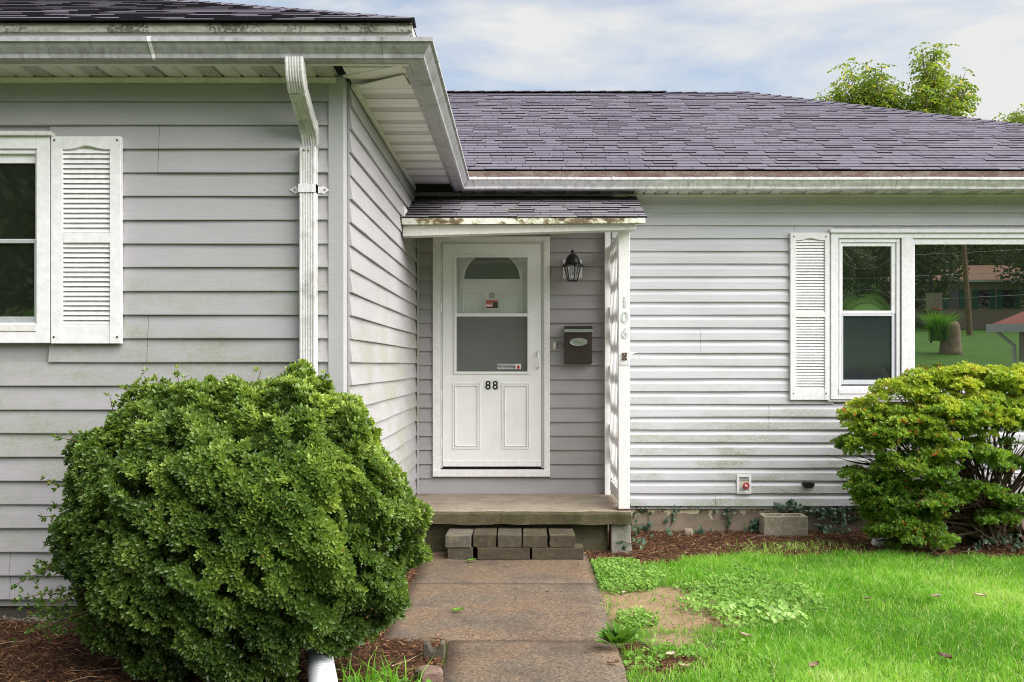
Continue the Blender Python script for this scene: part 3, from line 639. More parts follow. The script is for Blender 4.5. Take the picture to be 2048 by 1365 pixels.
# slab and its supports
zSl = CZ - 1.157; XSl = X(1262, 7.9)
mbs = MB(); nn = 46; xs = np.linspace(XS + .02, XSl, nn); loops = []
for i, x in enumerate(xs):
    e1 = .012 * (vnoise([[x*9, 1, 2]])[0] - .5); e2 = .016 * (vnoise([[x*11, 5, 2]])[0] - .5); e3 = .014 * (vnoise([[x*7, 9, 2]])[0] - .5)
    loops.append([(x, D_M + .02, zSl + .004), (x, 7.93, zSl + e1*.3), (x, 7.905 + e2, zSl - .008 + e1*.5), (x, 7.895 + e2, zSl - .03), (x, 7.90 + e2, zSl - .112 + e3), (x, D_M + .02, zSl - .112)])
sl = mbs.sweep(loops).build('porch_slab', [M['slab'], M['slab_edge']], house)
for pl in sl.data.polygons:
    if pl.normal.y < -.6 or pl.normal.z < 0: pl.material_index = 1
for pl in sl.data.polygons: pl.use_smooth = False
MB().box(XS + .03, .70, 8.03, D_M, -.15, zSl - .114).build('porch_base', M['block_base'], house, bevel=.006)
MB().hexa([(X(1222, 7.97), 7.95, -.1), (X(1265, 7.97), 7.95, -.1), (X(1265, 7.97), 8.15, -.1), (X(1222, 7.97), 8.15, -.1), (X(1222, 7.97), 7.96, zSl - .114), (X(1260, 7.97), 7.96, zSl - .114), (X(1260, 7.97), 8.15, zSl - .114), (X(1222, 7.97), 8.15, zSl - .114)]).build('porch_base', M['pale_concrete'], house, bevel=.008)
# post
xp0, xp1 = X(1237, 7.92), X(1260, 7.92)
po = MB().box(xp0, xp1, 7.925, 8.013, zSl + .006, Z(460, 7.80) - .002).build('porch_post', M['white'], house, bevel=.004)
MB().box(xp0 - .004, xp1 + .004, 7.921, 8.017, zSl - .001, zSl + .012).build('post_base', M['rust'], po)
# lattice
lt = MB().box(xp0 + .004, xp0 + .044, 8.014, 8.70, zSl + .06, zSl + .15).box(xp0 + .004, xp0 + .044, 8.014, 8.86, Z(478, 7.92), Z(466, 7.92)).box(xp0 - .03, xp0 + .02, 8.84, 8.905, zSl + .004, Z(455, D_M)).build('lattice', M['white'], house)
zt_, zb_ = Z(479, 7.92), zSl + .16
for fam in (1, -1):
    k0 = -3.5
    while k0 < 2.6:
        pts = []
        y0, y1 = 8.016, 8.838
        za, zb2 = (zb_ + k0, zb_ + k0 + (y1 - y0) * 4.2) if fam > 0 else (zb_ + k0 + (y1 - y0) * 4.2, zb_ + k0)
        def cl(y, z):   # clip along the slat to the opening
            return y, z
        A, B = Vector((0, y0, za)), Vector((0, y1, zb2))
        for lim, sgn in ((zb_, 1), (zt_, -1)):
            if (A.z - lim) * sgn < 0 and (B.z - lim) * sgn < 0: A = None; break
            if (A.z - lim) * sgn < 0: A = A + (B - A) * ((lim - A.z) / (B.z - A.z))
            elif (B.z - lim) * sgn < 0: B = A + (B - A) * ((lim - A.z) / (B.z - A.z))
        if A is not None and (B - A).length > .06:
            d = (B - A).normalized(); e = Vector((0, -d.z, d.y)) * .017; xo = xp0 + (.012 if fam > 0 else .0245); th = Vector((.011, 0, 0))
            A.x = B.x = xo
            MB().hexa([A - e, B - e, B + e, A + e, A - e + th, B - e + th, B + e + th, A + e + th]).build('lattice_slat', M['white'], lt)
        k0 += .52

# --- door
def rect(mb, px0, px1, py0, py1, D, t, mi=0):          # plate whose front face lies at distance D, t thick
    return mb.box(X(px0, D_M), X(px1, D_M), D, D + t, Z(py1, D_M), Z(py0, D_M), mi)
dt = rect(rect(rect(MB(), 866, 881, 474, 950, D_M - .034, .03), 1088, 1099.5, 474, 950, D_M - .034, .03), 881.02, 1087.98, 474, 484, D_M - .034, .03).build('door_casing', M['white'], house, bevel=.003)
rect(rect(rect(MB(), 881.1, 885.5, 484.1, 936, D_M - .020, .16), 1083, 1087.9, 484.1, 936, D_M - .020, .16), 885.6, 1082.9, 484.1, 487.5, D_M - .021, .16).build('door_jamb', M['door_frame'], dt)
rect(MB(), 866, 1099.5, 939, 953, D_M - .045, .06).build('threshold', M['white'], dt, bevel=.004)
rect(MB(), 884, 1085, 934.5, 938.5, D_M - .012, .12).build('sill', M['void'], dt)
for py in (536, 616, 790, 886): rect(MB(), 881.5, 884.3, py - 9, py + 9, D_M - .027, .008).build('hinge', M['white_clean'], dt, bevel=.001)
for px, py in ((1092.5, 494), (1092, 650), (1092, 850), (873, 505), (873, 880)): MB().lathe([(.003, 0), (.003, .002), (.0005, .003)], (X(px, D_M), D_M - .0335, Z(py, D_M)), 8, 'y').build('screw', M['nickel'], dt)
# storm door leaf
DS = D_M - .016
sd = MB()
rect(sd, 886, 911, 488, 933, DS, .03); rect(sd, 1057, 1082.5, 488, 933, DS, .03); rect(sd, 911.01, 1056.99, 488, 514, DS + .0001, .03); rect(sd, 911.01, 1056.99, 745.5, 933, DS + .0001, .03)
sd = sd.build('storm_door', M['door'], house)
def ring(px0, px1, py0, py1, wpx, D, t, name, mat, parent, bevel=.002):
    m_ = MB(); rect(m_, px0, px0 + wpx, py0, py1, D, t); rect(m_, px1 - wpx, px1, py0, py1, D, t)
    rect(m_, px0 + wpx + .01, px1 - wpx - .01, py0, py0 + wpx, D, t); rect(m_, px0 + wpx + .01, px1 - wpx - .01, py1 - wpx, py1, D, t)
    return m_.build(name, mat, parent, bevel=bevel)
ring(908, 1060, 510.6, 748.8, 5.3, DS - .010, .016, 'glass_frame', M['white_clean'], sd, .003)
rect(MB(), 911.5, 1056.5, 627.5, 633.7, DS - .008, .02).build('meeting_rail', M['white_clean'], sd, bevel=.002)
rect(MB(), 911.6, 1056.4, 514.2, 629, DS + .012, .003).build('pane', M['storm_glass'], sd)
rect(MB(), 911.6, 1056.4, 632, 745.3, DS + .006, .002).build('screen', M['storm_screen'], sd)
rect(MB(), 886.5, 1082, 921, 933, DS - .006, .0059).build('kick_plate', M['white_clean'], sd, bevel=.002)
for x0, x1 in ((905, 961.5), (1004, 1060)):
    ring(x0, x1, 765.7, 898, 2.6, DS - .007, .0071, 'panel_moulding', M['door'], sd, .002)
    ring(x0 + 5, x1 - 5, 770.7, 893, 1.6, DS - .010, .0101, 'panel_moulding', M['door'], sd, .0015)
    for px in (x0 + 8.5, x1 - 8.5):
        for py in (773.5, 831.5, 890): MB().lathe([(.003, 0), (.003, .001), (.0008, .002)], (X(px, D_M), DS - .0002, Z(py, D_M)), 8, 'y').build('screw', M['nickel'], sd)
hx, hz = X(1075.5, D_M), Z(720, D_M)
MB().tube([(hx-.002, DS + .001, hz + .062), (hx-.002, DS - .03, hz + .066), (hx, DS - .048, hz + .05), (hx + .004, DS - .052, hz), (hx + .007, DS - .046, hz - .05), (hx + .008, DS - .03, hz - .066), (hx + .008, DS + .001, hz - .068)], [.009, .010, .009, .008, .008, .009, .009], 8).build('handle', M['white_clean'], sd, smooth=True)
MB().box(hx - .012, hx + .012, DS - .006, DS - .0001, hz + .035, hz + .075).build('handle', M['nickel'], sd, bevel=.003)
# entry door behind
DE2 = D_M + .085
ed = MB(); rect(ed, 884, 1084, 486, 935, DE2, .045); ed = ed.build('entry_door', M['inner_door'], house)
for x0, x1 in ((923, 968), (999, 1047)):
    ring(x0, x1, 583, 728, 3, DE2 - .006, .0059, 'panel_moulding', M['inner_door'], ed, .003); ring(x0 + 8, x1 - 8, 591, 720, 1.5, DE2 - .005, .0049, 'panel_moulding', M['inner_door'], ed, .001)
def arch(cx, wpx, y0, hpx, n_=28):
    return [(X(cx + wpx * math.cos(t), D_M), Z(y0 - hpx * math.sin(t), D_M)) for t in (math.pi * k / n_ for k in range(n_ + 1))]
o1, o2 = arch(983.5, 64, 562, 60), arch(983.5, 56, 557, 53)
m_ = MB(); loops = [[(a_[0], DE2 - .0001, a_[1]), (a_[0], DE2 - .014, a_[1]), (b_[0], DE2 - .014, b_[1]), (b_[0], DE2 - .0001, b_[1])] for a_, b_ in zip(o1, o2)]
m_.sweep(loops).box(X(919.5, D_M), X(1047.5, D_M), DE2 - .0142, DE2 - .0001, Z(563, D_M), Z(557.3, D_M)).build('fan_frame', M['inner_door'], ed)
m_ = MB(); k = len(o2); m_.add([(p_[0], DE2 - .003, p_[1]) for p_ in o2], [tuple(range(k))]).build('fan_pane', M['fan_glass'], ed)
kx, kz = X(983.7, D_M), Z(590, D_M)
MB().lathe([(.024, 0), (.024, .006), (.019, .011), (.012, .011), (.010, .006)], (kx, DE2, kz), 20, 'y').build('knocker', M['nickel'], ed, smooth=True)

# --- lettering
def text(name, s_, cx, cz, h, D, mat, parent, ext=.0006, outline=0, wscale=1.0, bold=0):
    cu = bpy.data.curves.new(name, 'FONT'); cu.body = s_; cu.align_x = 'CENTER'; cu.size = 1.0; cu.extrude = 0; cu.offset = bold
    if outline: cu.fill_mode = 'NONE'; cu.bevel_depth = outline; cu.bevel_resolution = 1
    else: cu.extrude = ext / h
    ob = bpy.data.objects.new(name, cu); COL.objects.link(ob); bpy.context.view_layer.update()
    me = bpy.data.meshes.new_from_object(ob.evaluated_get(bpy.context.evaluated_depsgraph_get())); bpy.data.objects.remove(ob); bpy.data.curves.remove(cu)
    co = np.empty(len(me.vertices) * 3, np.float32); me.vertices.foreach_get('co', co); co = co.reshape(-1, 3)
    mn, mxx = co.min(0), co.max(0); sc = h / (mxx[1] - mn[1])
    out = np.empty_like(co); out[:, 0] = cx + (co[:, 0] - (mn[0] + mxx[0]) / 2) * sc * wscale; out[:, 2] = cz + (co[:, 1] - (mn[1] + mxx[1]) / 2) * sc; out[:, 1] = D - co[:, 2] * sc
    me.vertices.foreach_set('co', out.ravel()); me.materials.clear(); me.materials.append(mat)
    o = bpy.data.objects.new(name, me); return link(o, parent)
rect(MB(), 968, 998, 760.5, 781, DS - .0012, .0011).build('number_sticker', M['sticker_white'], sd)
for k, cxp in enumerate((976.2, 990.6)):
    text('number', '8', X(cxp, D_M), Z(770.8, D_M), .079, DS - .0022, M['ink'], sd, wscale=.95, bold=.022)
DT = DS + .0105
rect(MB(), 971.6, 996, 600, 617, DT, .001).build('sticker', M['sticker_red'], sd)
rect(MB(), 986, 996, 604, 617, DT - .0008, .0007).build('sticker', M['sticker_dark'], sd); rect(MB(), 972.5, 986.9, 614, 617, DT - .0009, .0007).build('sticker', M['sticker_dark'], sd)
rect(MB(), 972.5, 984, 610, 613, DT - .0007, .0006).build('sticker', M['sticker_white'], sd)
text('sticker_text', '600 %', X(981.5, D_M), Z(604.5, D_M), .024, DT - .0015, M['sticker_dark'], sd)
rect(MB(), 994.5, 1042, 728, 739, DS + .0045, .001).build('sticker', plain('sticker_grey', (.42, .43, .43), .4, var=.05), sd)
rect(MB(), 1031.5, 1042, 728.4, 738.6, DS + .0035, .0009).build('sticker', M['sticker_white'], sd)
text('sticker_text', 'No Soliciting', X(1013, D_M), Z(733.6, D_M), .032, DS + .0038, M['ink'], sd, wscale=.9, bold=.012)
hand = MB(); cx, cz = X(1036.8, D_M), Z(734.5, D_M)
hand.add([(cx + a_*.001, DS + .002, cz + b_*.001) for a_, b_ in ((-9,-16),(9,-16),(13,-4),(14,4),(9,3),(8,14),(4,15),(3,19),(-1,20),(-2,17),(-6,17),(-8,12),(-11,10),(-13,-2))], [tuple(range(14))]).build('sticker', M['red'], sd)
# numbers on the post
for ch, py, h in (('1', 604.5, .088), ('0', 635, .093), ('6', 666.5, .085)):
    text('house_number', ch, (xp0 + xp1) / 2 + .004, Z(py, 7.92), h, 7.921, M['sticker_grey2'], po, outline=.017, wscale=.95)

# --- windows and shutters
def wrect(mb, D0, px0, px1, py0, py1, D, t, mi=0):
    return mb.box(X(px0, D0), X(px1, D0), D, D + t, Z(py1, D0), Z(py0, D0), mi)
def wring(D0, px0, px1, py0, py1, wl_, wr_, wt, wb, D, t, name, mat, parent, bevel=.003):
    m_ = MB(); wrect(m_, D0, px0, px0 + wl_, py0, py1, D, t); wrect(m_, D0, px1 - wr_, px1, py0, py1, D, t)
    wrect(m_, D0, px0 + wl_ + .01, px1 - wr_ - .01, py0, py0 + wt, D + .0002, t); wrect(m_, D0, px0 + wl_ + .01, px1 - wr_ - .01, py1 - wb, py1, D + .0002, t)
    return m_.build(name, mat, parent, bevel=bevel)
def dish(D0, px0, px1, py0, py1, D, depth, mat, parent, n_=16):
    x0, x1, z0, z1 = X(px0, D0), X(px1, D0), Z(py1, D0), Z(py0, D0); v = []; f = []
    for j in range(n_ + 1):
        for i in range(n_ + 1):
            u, t = i / n_ * 2 - 1, j / n_ * 2 - 1
            v.append((x0 + (x1 - x0) * i / n_, D + depth * (1 - u*u) * (1 - t*t), z0 + (z1 - z0) * j / n_))
    f = [(j*(n_+1)+i, j*(n_+1)+i+1, (j+1)*(n_+1)+i+1, (j+1)*(n_+1)+i) for j in range(n_) for i in range(n_)]
    return MB().add(v, f).build('pane', mat, parent, smooth=True)
WF = D_M - .045
win = wring(D_M, 1659, 2262, 468, 799, 15, 15, 10, 11, WF, .06, 'window', M['white_clean'], house)
wrect(MB(), D_M, 1656.5, 2264, 460.5, 467.6, WF - .02, .085).build('drip_cap', M['white_clean'], win, bevel=.003)
wrect(MB(), D_M, 1800, 1822.5, 478.1, 787.9, WF + .001, .058).build('mullion', M['white_clean'], win, bevel=.003)
wrect(MB(), D_M, 1674.1, 1799.9, 776, 788, WF - .006, .07).build('sill', M['white_clean'], win, bevel=.004)
wrect(MB(), D_M, 1653, 2264, 799.2, 803.5, WF + .012, .05).build('sill', M['gutter_light'], win, bevel=.002)
wring(D_M, 1676.5, 1797.5, 478.2, 776, 3.5, 7, 8, 3, WF + .016, .05, 'window_frame', M['white_clean'], win)
wring(D_M, 1680.5, 1790, 487, 628, 3.5, 8.5, 6.5, 6, WF + .028, .03, 'sash', M['white_clean'], win, .0025)
wring(D_M, 1680.2, 1787, 628.5, 769, 4.5, 5.5, 4.5, 9, WF + .020, .03, 'sash', plain('sash_grey', (.60, .60, .63), .5, var=.06), win, .0025)
dish(D_M, 1683.5, 1782, 493, 622.5, WF + .045, -.0032, M['glass'], win)
dish(D_M, 1684, 1782, 632.5, 760.5, WF + .036, -.0010, M['glass_screen'], win)
wring(D_M, 1822.6, 2246, 478.2, 787.9, 5, 5, 12, 12, WF + .018, .04, 'window_frame', M['white_clean'], win)
wrect(MB(), D_M, 1827, 2242, 489, 776.5, WF + .040, .005).build('pane', M['glass'], win)
# left window
WL = D_L - .045
wn2 = wring(D_L, -250, 107, 276.5, 687, 26, 26, 25, 23, WL, .06, 'window', M['shutter'], house)
wrect(MB(), D_L, -255, 113, 268, 276.2, WL - .022, .085).build('drip_cap', M['cream'], wn2, bevel=.003)
wring(D_L, -224, 81, 301.6, 663.9, 5, 4, 9, 18, WL + .012, .05, 'window_frame', M['shutter'], wn2)
wring(D_L, -218, 78.5, 309, 487, 5, 5.5, 19, 8, WL + .032, .03, 'sash', M['shutter'], wn2, .0025)
wring(D_L, -217, 77, 480, 645, 5, 4.5, 8, 11, WL + .022, .03, 'sash', plain('sash_aluminium', (.46, .47, .47), .45, .3, var=.08), wn2, .0025)
dish(D_L, -214, 74, 327.5, 480, WL + .050, .002, M['glass_dim'], wn2)
dish(D_L, -213, 73.5, 487.5, 635, WL + .040, .001, M['glass_dim'], wn2)
wrect(MB(), D_L, -224, 80.9, 650, 663.8, WL - .004, .05).build('sill', M['cream'], wn2, bevel=.003)
def shutter(D0, px0, px1, py0, py1, lx0, lx1, u0, u1, l0, l1, nu, nl):
    t = .032; Df = D0 - .016 - t; m_ = MB()
    wrect(m_, D0, px0, lx0, py0, py1, Df, t); wrect(m_, D0, lx1, px1, py0, py1, Df, t)
    wrect(m_, D0, lx0 + .01, lx1 - .01, u1, l0, Df + .001, t - .001); wrect(m_, D0, lx0 + .01, lx1 - .01, l1, py1, Df + .004, t - .004)
    # top rail with an eyebrow arch cut in its lower edge
    lo = []; 
    for k in range(13):
        tt = k / 12; px = lx0 + .01 + (lx1 - lx0 - .02) * tt; bow = (math.exp(-((tt - .5) / .22) ** 2)) * (u0 - py0) * .30
        lo.append((X(px, D0), Z(u0 - bow, D0)))
    m_.sweep([[(x, Df + .0005, z), (x, Df + .0005, Z(py0, D0)), (x, Df + t, Z(py0, D0)), (x, Df + t, z)] for x, z in lo])
    wrect(m_, D0, lx0 + .01, lx1 - .01, u0 - (u0-py0)*.45, l1 + 1, Df + .026, .005)
    s_ = m_.build('shutter', M['shutter'], house, bevel=.003)
    for a0, a1, cnt in ((u0 - 2, u1, nu), (l0, l1, nl)):
        for k in range(cnt):
            zt, zb = Z(a0 + (a1 - a0) * k / cnt, D0), Z(a0 + (a1 - a0) * (k + 1) / cnt, D0); hh = zt - zb; x0, x1 = X(lx0 + .05, D0), X(lx1 - .05, D0)
            MB().sweep([[(x, Df + .007, zb + hh*.10), (x, Df + .011, zb + hh*.06), (x, Df + .025, zt - hh*.10), (x, Df + .021, zt - hh*.02)] for x in (x0, x1)]).build('slat', M['shutter'], s_)
    for px, py in ((px0 + 7, py0 + 8), (px1 - 7, py0 + 8), (px0 + 6, py1 - 13), (px1 - 7, py1 - 13)):
        MB().lathe([(.006, 0), (.006, .002), (.001, .003)], (X(px, D0), Df, Z(py, D0)), 10, 'y').build('screw', M['rust'], s_)
    return s_
shutter(D_L, 110, 248.5, 277, 688, 132.5, 226.5, 303, 468, 488, 651, 17, 17)
shutter(D_M, 1578, 1656, 467, 800, 1589.5, 1647, 482.5, 625.5, 635.5, 779, 25, 25)

# --- downspout
def ds_path(y):
    t = np.clip((y - 175) / (262 - 175), 0, 1); return t
prof_ds = []
hw, hd_ = .045, .032; nr = 5
pts = [(-hw, hd_), (-hw, -hd_ + .006), (-hw + .006, -hd_)]
for k in range(nr):
    c0 = -hw + .012 + (2*hw - .024) * (k + .5) / nr; h_ = (2*hw - .024) / nr * .5
    pts += [(c0 - h_ * .75, -hd_), (c0 - h_*.35, -hd_ + .005), (c0 + h_*.35, -hd_ + .005), (c0 + h_ * .75, -hd_)]
pts += [(hw - .006, -hd_), (hw, -hd_ + .006), (hw, hd_)]
def ds_loop(c, ax_, sc=1.0):      # ax_: direction of the spout; local frame: u along x, w = facing the viewer
    d = Vector(ax_).normalized(); u = (Vector((1, 0, 0)) - d * d.x).normalized(); w_ = d.cross(u); w_ = w_ if w_.y > 0 else -w_
    return [tuple(Vector(c) + u * a_ * sc + w_ * b_ * sc) for a_, b_ in pts]
DN = Vector((0, 0, -1))
cD = D_L - .05
top, p1, p2, bot = P(590, 117, 5.045), P(592, 165, 5.05), P(617, 268, cD), Vector((X(617, cD), cD, .05))
dirm = (p2 - p1).normalized()
stt = MB().sweep([ds_loop((bot.x, cD, z), DN) for z in (Z(296, cD), 1.3, .12)]).build('downspout', M['downspout'], house)
def elbow(pa, da, db, n_, length, sc):
    loops = []; p_ = Vector(pa)
    for k in range(n_ + 1):
        d = Vector(da).lerp(Vector(db), k / n_).normalized(); loops.append(ds_loop(p_, d, sc * (1.015 if k % 2 else 1.0))); p_ = p_ + d * length / n_
    return loops, p_
l1, e1 = elbow(P(590, 117, 5.045), DN, dirm, 8, .16, 1.03); MB().sweep(l1).build('elbow', M['downspout'], stt)
tgt = P(617, 255, cD); dd = (tgt - e1); dm = dd.normalized()
MB().sweep([ds_loop(e1 - dm*.01, dm, .985), ds_loop(tgt - dm * .0, dm, .985)]).build('offset_tube', M['downspout'], stt)
l2, e2 = elbow(tgt - dm * .02, dm, DN, 7, .16, 1.035); MB().sweep(l2).build('elbow', M['downspout'], stt)
zst = Z(378.5, cD); sx_ = bot.x
MB().sweep([[(sx_ + s_ * (hw + .002), y_, zst + h_) for h_ in (-.022, .022)] + [(sx_ + s_ * (hw + .002), y_ - .002, zst + h_) for h_ in (.022, -.022)] for s_, y_ in ((-1, cD + .02), (-1, cD - hd_ - .003), (1, cD - hd_ - .003), (1, cD + .02))]).build('strap', M['gutter_light'], stt)
for s_ in (-1, 1):
    a_ = sx_ + s_ * (hw + .001); prof2 = [(a_, -.016), (a_ + s_*.018, -.016), (a_ + s_*.030, -.022), (a_ + s_*.062, 0), (a_ + s_*.030, .022), (a_ + s_*.018, .016), (a_, .016)]
    MB().sweep([[(x, y_, zst + h_) for x, h_ in prof2] for y_ in (D_L - .024, D_L - .020)]).build('strap', M['gutter_light'], stt)
    MB().lathe([(.005, 0), (.005, .002), (.001, .003)], (a_ + s_*.035, D_L - .024, zst), 8, 'y').build('screw', M['rust'], stt)
for px, py in ((617, 302), (608, 301), (590, 124)):
    MB().lathe([(.005, 0), (.005, .002), (.001, .003)], (X(px, cD - .03), (cD - hd_ if py > 200 else 5.045 - hd_) - .001, Z(py, cD - .03 if py > 200 else 5.01)), 8, 'y').build('screw', M['rust'], stt)

# ------------------------------------------------------------------ things on the walls
# wall lantern
lx, lz = X(1144.5, D_M), 0; LD = 8.78
lan = thing('wall_lantern', (lx, D_M - .02, Z(558, D_M)), 'black coach lantern with glass panes on the wall above the mailbox', 'lantern')
lxx = X(1145, LD)
MB().box(X(1125.5, D_M), X(1163, D_M), D_M - .032, D_M - .016, Z(557.6, D_M), Z(520.6, D_M)).build('mounting_block', M['white_clean'], lan, bevel=.003)
MB().tube([(lxx, D_M - .03, Z(545, LD)), (lxx, LD + .06, Z(548, LD)), (lxx, LD + .045, Z(535, LD))], .012, 8).build('bracket', M['black'], lan)
def lz_(py): return Z(py, LD)
def hexl(r, py, n_=6): return (r, lz_(py))
capm = MB(); pr_ = [(.004, 499.5), (.012, 501), (.014, 503.5), (.010, 506), (.006, 507), (.022, 508.5), (.045, 513), (.060, 519), (.066, 525), (.070, 527), (.098, 531), (.100, 533), (.076, 533)]
capm.lathe([(r_, lz_(py)) for r_, py in pr_], (lxx, LD, 0), 12).build('cap', M['black'], lan, smooth=False)
nb = 6; rt, rb = .074, .042; zt, zb = lz_(532), lz_(562)
for k in range(nb):
    t = 2 * math.pi * k / nb + math.pi / 2 + .26; a_ = Vector((lxx + rt * math.cos(t), LD + rt * math.sin(t), zt)); b_ = Vector((lxx + rb * math.cos(t), LD + rb * math.sin(t), zb))
    MB().tube([a_, b_], .0055, 6).build('bar', M['black'], lan)
    t2 = t + 2 * math.pi / nb; c_ = Vector((lxx + rt*.97 * math.cos(t2), LD + rt*.97 * math.sin(t2), zt)); d_ = Vector((lxx + rb*.97 * math.cos(t2), LD + rb*.97 * math.sin(t2), zb))
    MB().add([a_*1.0, c_, d_, b_], [(0, 1, 2, 3)]).build('pane', M['lamp_glass'], lan)
MB().lathe([(.047, 0), (.050, .006), (.047, .012)], (lxx, LD, zb - .006), 6).build('bottom_ring', M['black'], lan)
MB().lathe([(.012, 0), (.014, .03), (.016, .045), (.026, .07), (.030, .09), (.022, .115), (.006, .125)], (lxx, LD, zb + .005), 12).build('bulb', M['lamp_glass'], lan, smooth=True)
# mailbox
mbx = thing('mailbox', (X(1157, D_M), D_M - .02, Z(728, D_M)), 'dark bronze wall mailbox with oval nickel plate beside the front door', 'mailbox')
mb0, mb1 = X(1129.5, 8.82), X(1184.5, 8.82)
mz0, mz1 = Z(728, 8.82), Z(660, 8.82)
MB().hexa([(mb0, 8.825, mz0), (mb1, 8.825, mz0), (mb1, D_M - .0165, mz0), (mb0, D_M - .0165, mz0), (mb0 + .0, 8.80, mz1), (mb1, 8.80, mz1), (mb1, D_M - .0165, mz1), (mb0, D_M - .0165, mz1)]).build('box', M['brown'], mbx, bevel=.006, seg=3)
MB().hexa([(mb0 - .003, 8.788, mz1 - .002), (mb1 + .006, 8.788, mz1 - .002), (mb1 + .006, D_M - .018, mz1 - .002), (mb0 - .003, D_M - .018, mz1 - .002), (mb0 - .003, 8.792, mz1 + .008), (mb1 + .006, 8.792, mz1 + .008), (mb1 + .006, D_M - .018, mz1 + .036), (mb0 - .003, D_M - .018, mz1 + .036)]).build('lid', M['brown'], mbx, bevel=.003)
MB().box(mb0 - .004, mb1 + .007, 8.780, 8.787, mz1 - .024, mz1 + .004).build('lid_trim', M['nickel'], mbx, bevel=.002)
ox, oz = X(1157, 8.8), Z(684.5, 8.8)
def oval(rx, rz, D0, D1, name, mat, par, dome=0):
    n_ = 28; L_ = [[(ox + rx * s_ * math.cos(2*math.pi*k/n_), dd_, oz + rz * s_ * math.sin(2*math.pi*k/n_)) for k in range(n_)] for s_, dd_ in ((1, D1), (1, D0), (.86, D0 - dome))]
    return MB().sweep(L_).build(name, mat, par)
oval(.078, .038, 8.800, 8.812, 'name_plate', M['nickel'], mbx, .002)
n_ = 32; MB().tube([(ox + .074 * math.cos(2*math.pi*k/n_), 8.797, oz + .034 * math.sin(2*math.pi*k/n_)) for k in range(n_ + 1)], .004, 6).build('name_plate', M['nickel'], mbx, smooth=True)
text('lettering', 'Mail', ox, oz, .026, 8.7965, plain('plate_letter', (.22, .21, .20), .4, .8), mbx, wscale=1.2)
# doorbell and the ghost of an older plate
db = thing('doorbell', (X(1108.7, D_M), D_M - .016, Z(699, D_M)), 'small almond doorbell button between door casing and mailbox', 'doorbell')
MB().box(X(1105.4, D_M), X(1112, D_M), D_M - .030, D_M - .012, Z(699, D_M), Z(684.5, D_M)).build('plate', M['almond'], db, bevel=.003)
MB().lathe([(.008, 0), (.008, .004), (.004, .005)], (X(1108.7, D_M), D_M - .030, Z(691.5, D_M)), 12, 'y').build('button', M['white_clean'], db)
ip = thing('metal_plate', (X(1120, D_M), D_M - .016, Z(699, D_M)), 'thin square outline plate on the siding just left of the mailbox', 'plate')
ring(1113, 1126.5, 685, 699, 1.6, D_M - .017, .006, 'plate_rim', M['pale_concrete'], ip, .001); ring(1116.5, 1123, 688.5, 695.5, 1.0, D_M - .016, .005, 'plate_rim', M['pale_concrete'], ip, .001)
# flag bracket and knotted rag on the post
br = thing('flag_bracket', ((xp0 + xp1) / 2, 7.925, Z(730, 7.92)), 'small rusty flagpole bracket screwed to the white porch post', 'bracket')
bx_ = (xp0 + xp1) / 2 + .002
MB().hexa([(bx_ - .038, 7.918, Z(730, 7.92)), (bx_ + .038, 7.918, Z(730, 7.92)), (bx_ + .038, 7.9245, Z(730, 7.92)), (bx_ - .038, 7.9245, Z(730, 7.92)), (bx_ - .018, 7.918, Z(716, 7.92)), (bx_ + .018, 7.918, Z(716, 7.92)), (bx_ + .018, 7.9245, Z(716, 7.92)), (bx_ - .018, 7.9245, Z(716, 7.92))]).build('plate', M['gutter_light'], br)
n_ = 14
for cy_, r_ in ((710.5, .015), (717.0, .012)): MB().tube([(bx_ + r_ * math.cos(2*math.pi*k/n_), 7.912, Z(cy_, 7.92) + r_ * math.sin(2*math.pi*k/n_)) for k in range(n_ + 1)], .005, 6).build('loop', M['rust'], br)
MB().tube([(bx_ - .02, 7.914, Z(706, 7.92)), (bx_ + .02, 7.914, Z(720, 7.92))], .004, 6).build('pin', M['black'], br); MB().tube([(bx_ + .02, 7.913, Z(706, 7.92)), (bx_ - .02, 7.913, Z(720, 7.92))], .004, 6).build('pin', M['black'], br)
rg = thing('cloth_strip', (xp1 + .02, 7.95, Z(722, 7.95)), 'frayed white cloth strip tied to the side of the porch post', 'rag')
MB().sweep([[(xp1 + a_, 7.95 + .004 * k, Z(b_, 7.95)), (xp1 + c_, 7.95 + .004 * k, Z(d_, 7.95)), (xp1 + c_, 7.955 + .004 * k, Z(d_, 7.95)), (xp1 + a_, 7.955 + .004 * k, Z(b_, 7.95))] for k, (a_, b_, c_, d_) in enumerate(((.001, 711, .001, 705), (.025, 709, .022, 704), (.04, 716, .028, 712), (.048, 723, .034, 721)))]).build('strip', M['cream'], rg)
MB().sweep([[(xp1 + a_, 7.96 + .004 * k, Z(b_, 7.95)), (xp1 + c_, 7.96 + .004 * k, Z(d_, 7.95)), (xp1 + c_, 7.965 + .004 * k, Z(d_, 7.95)), (xp1 + a_, 7.965 + .004 * k, Z(b_, 7.95))] for k, (a_, b_, c_, d_) in enumerate(((.018, 710, .020, 706), (.042, 707, .042, 704), (.062, 706, .062, 704.5)))]).build('strip', M['cream'], rg)
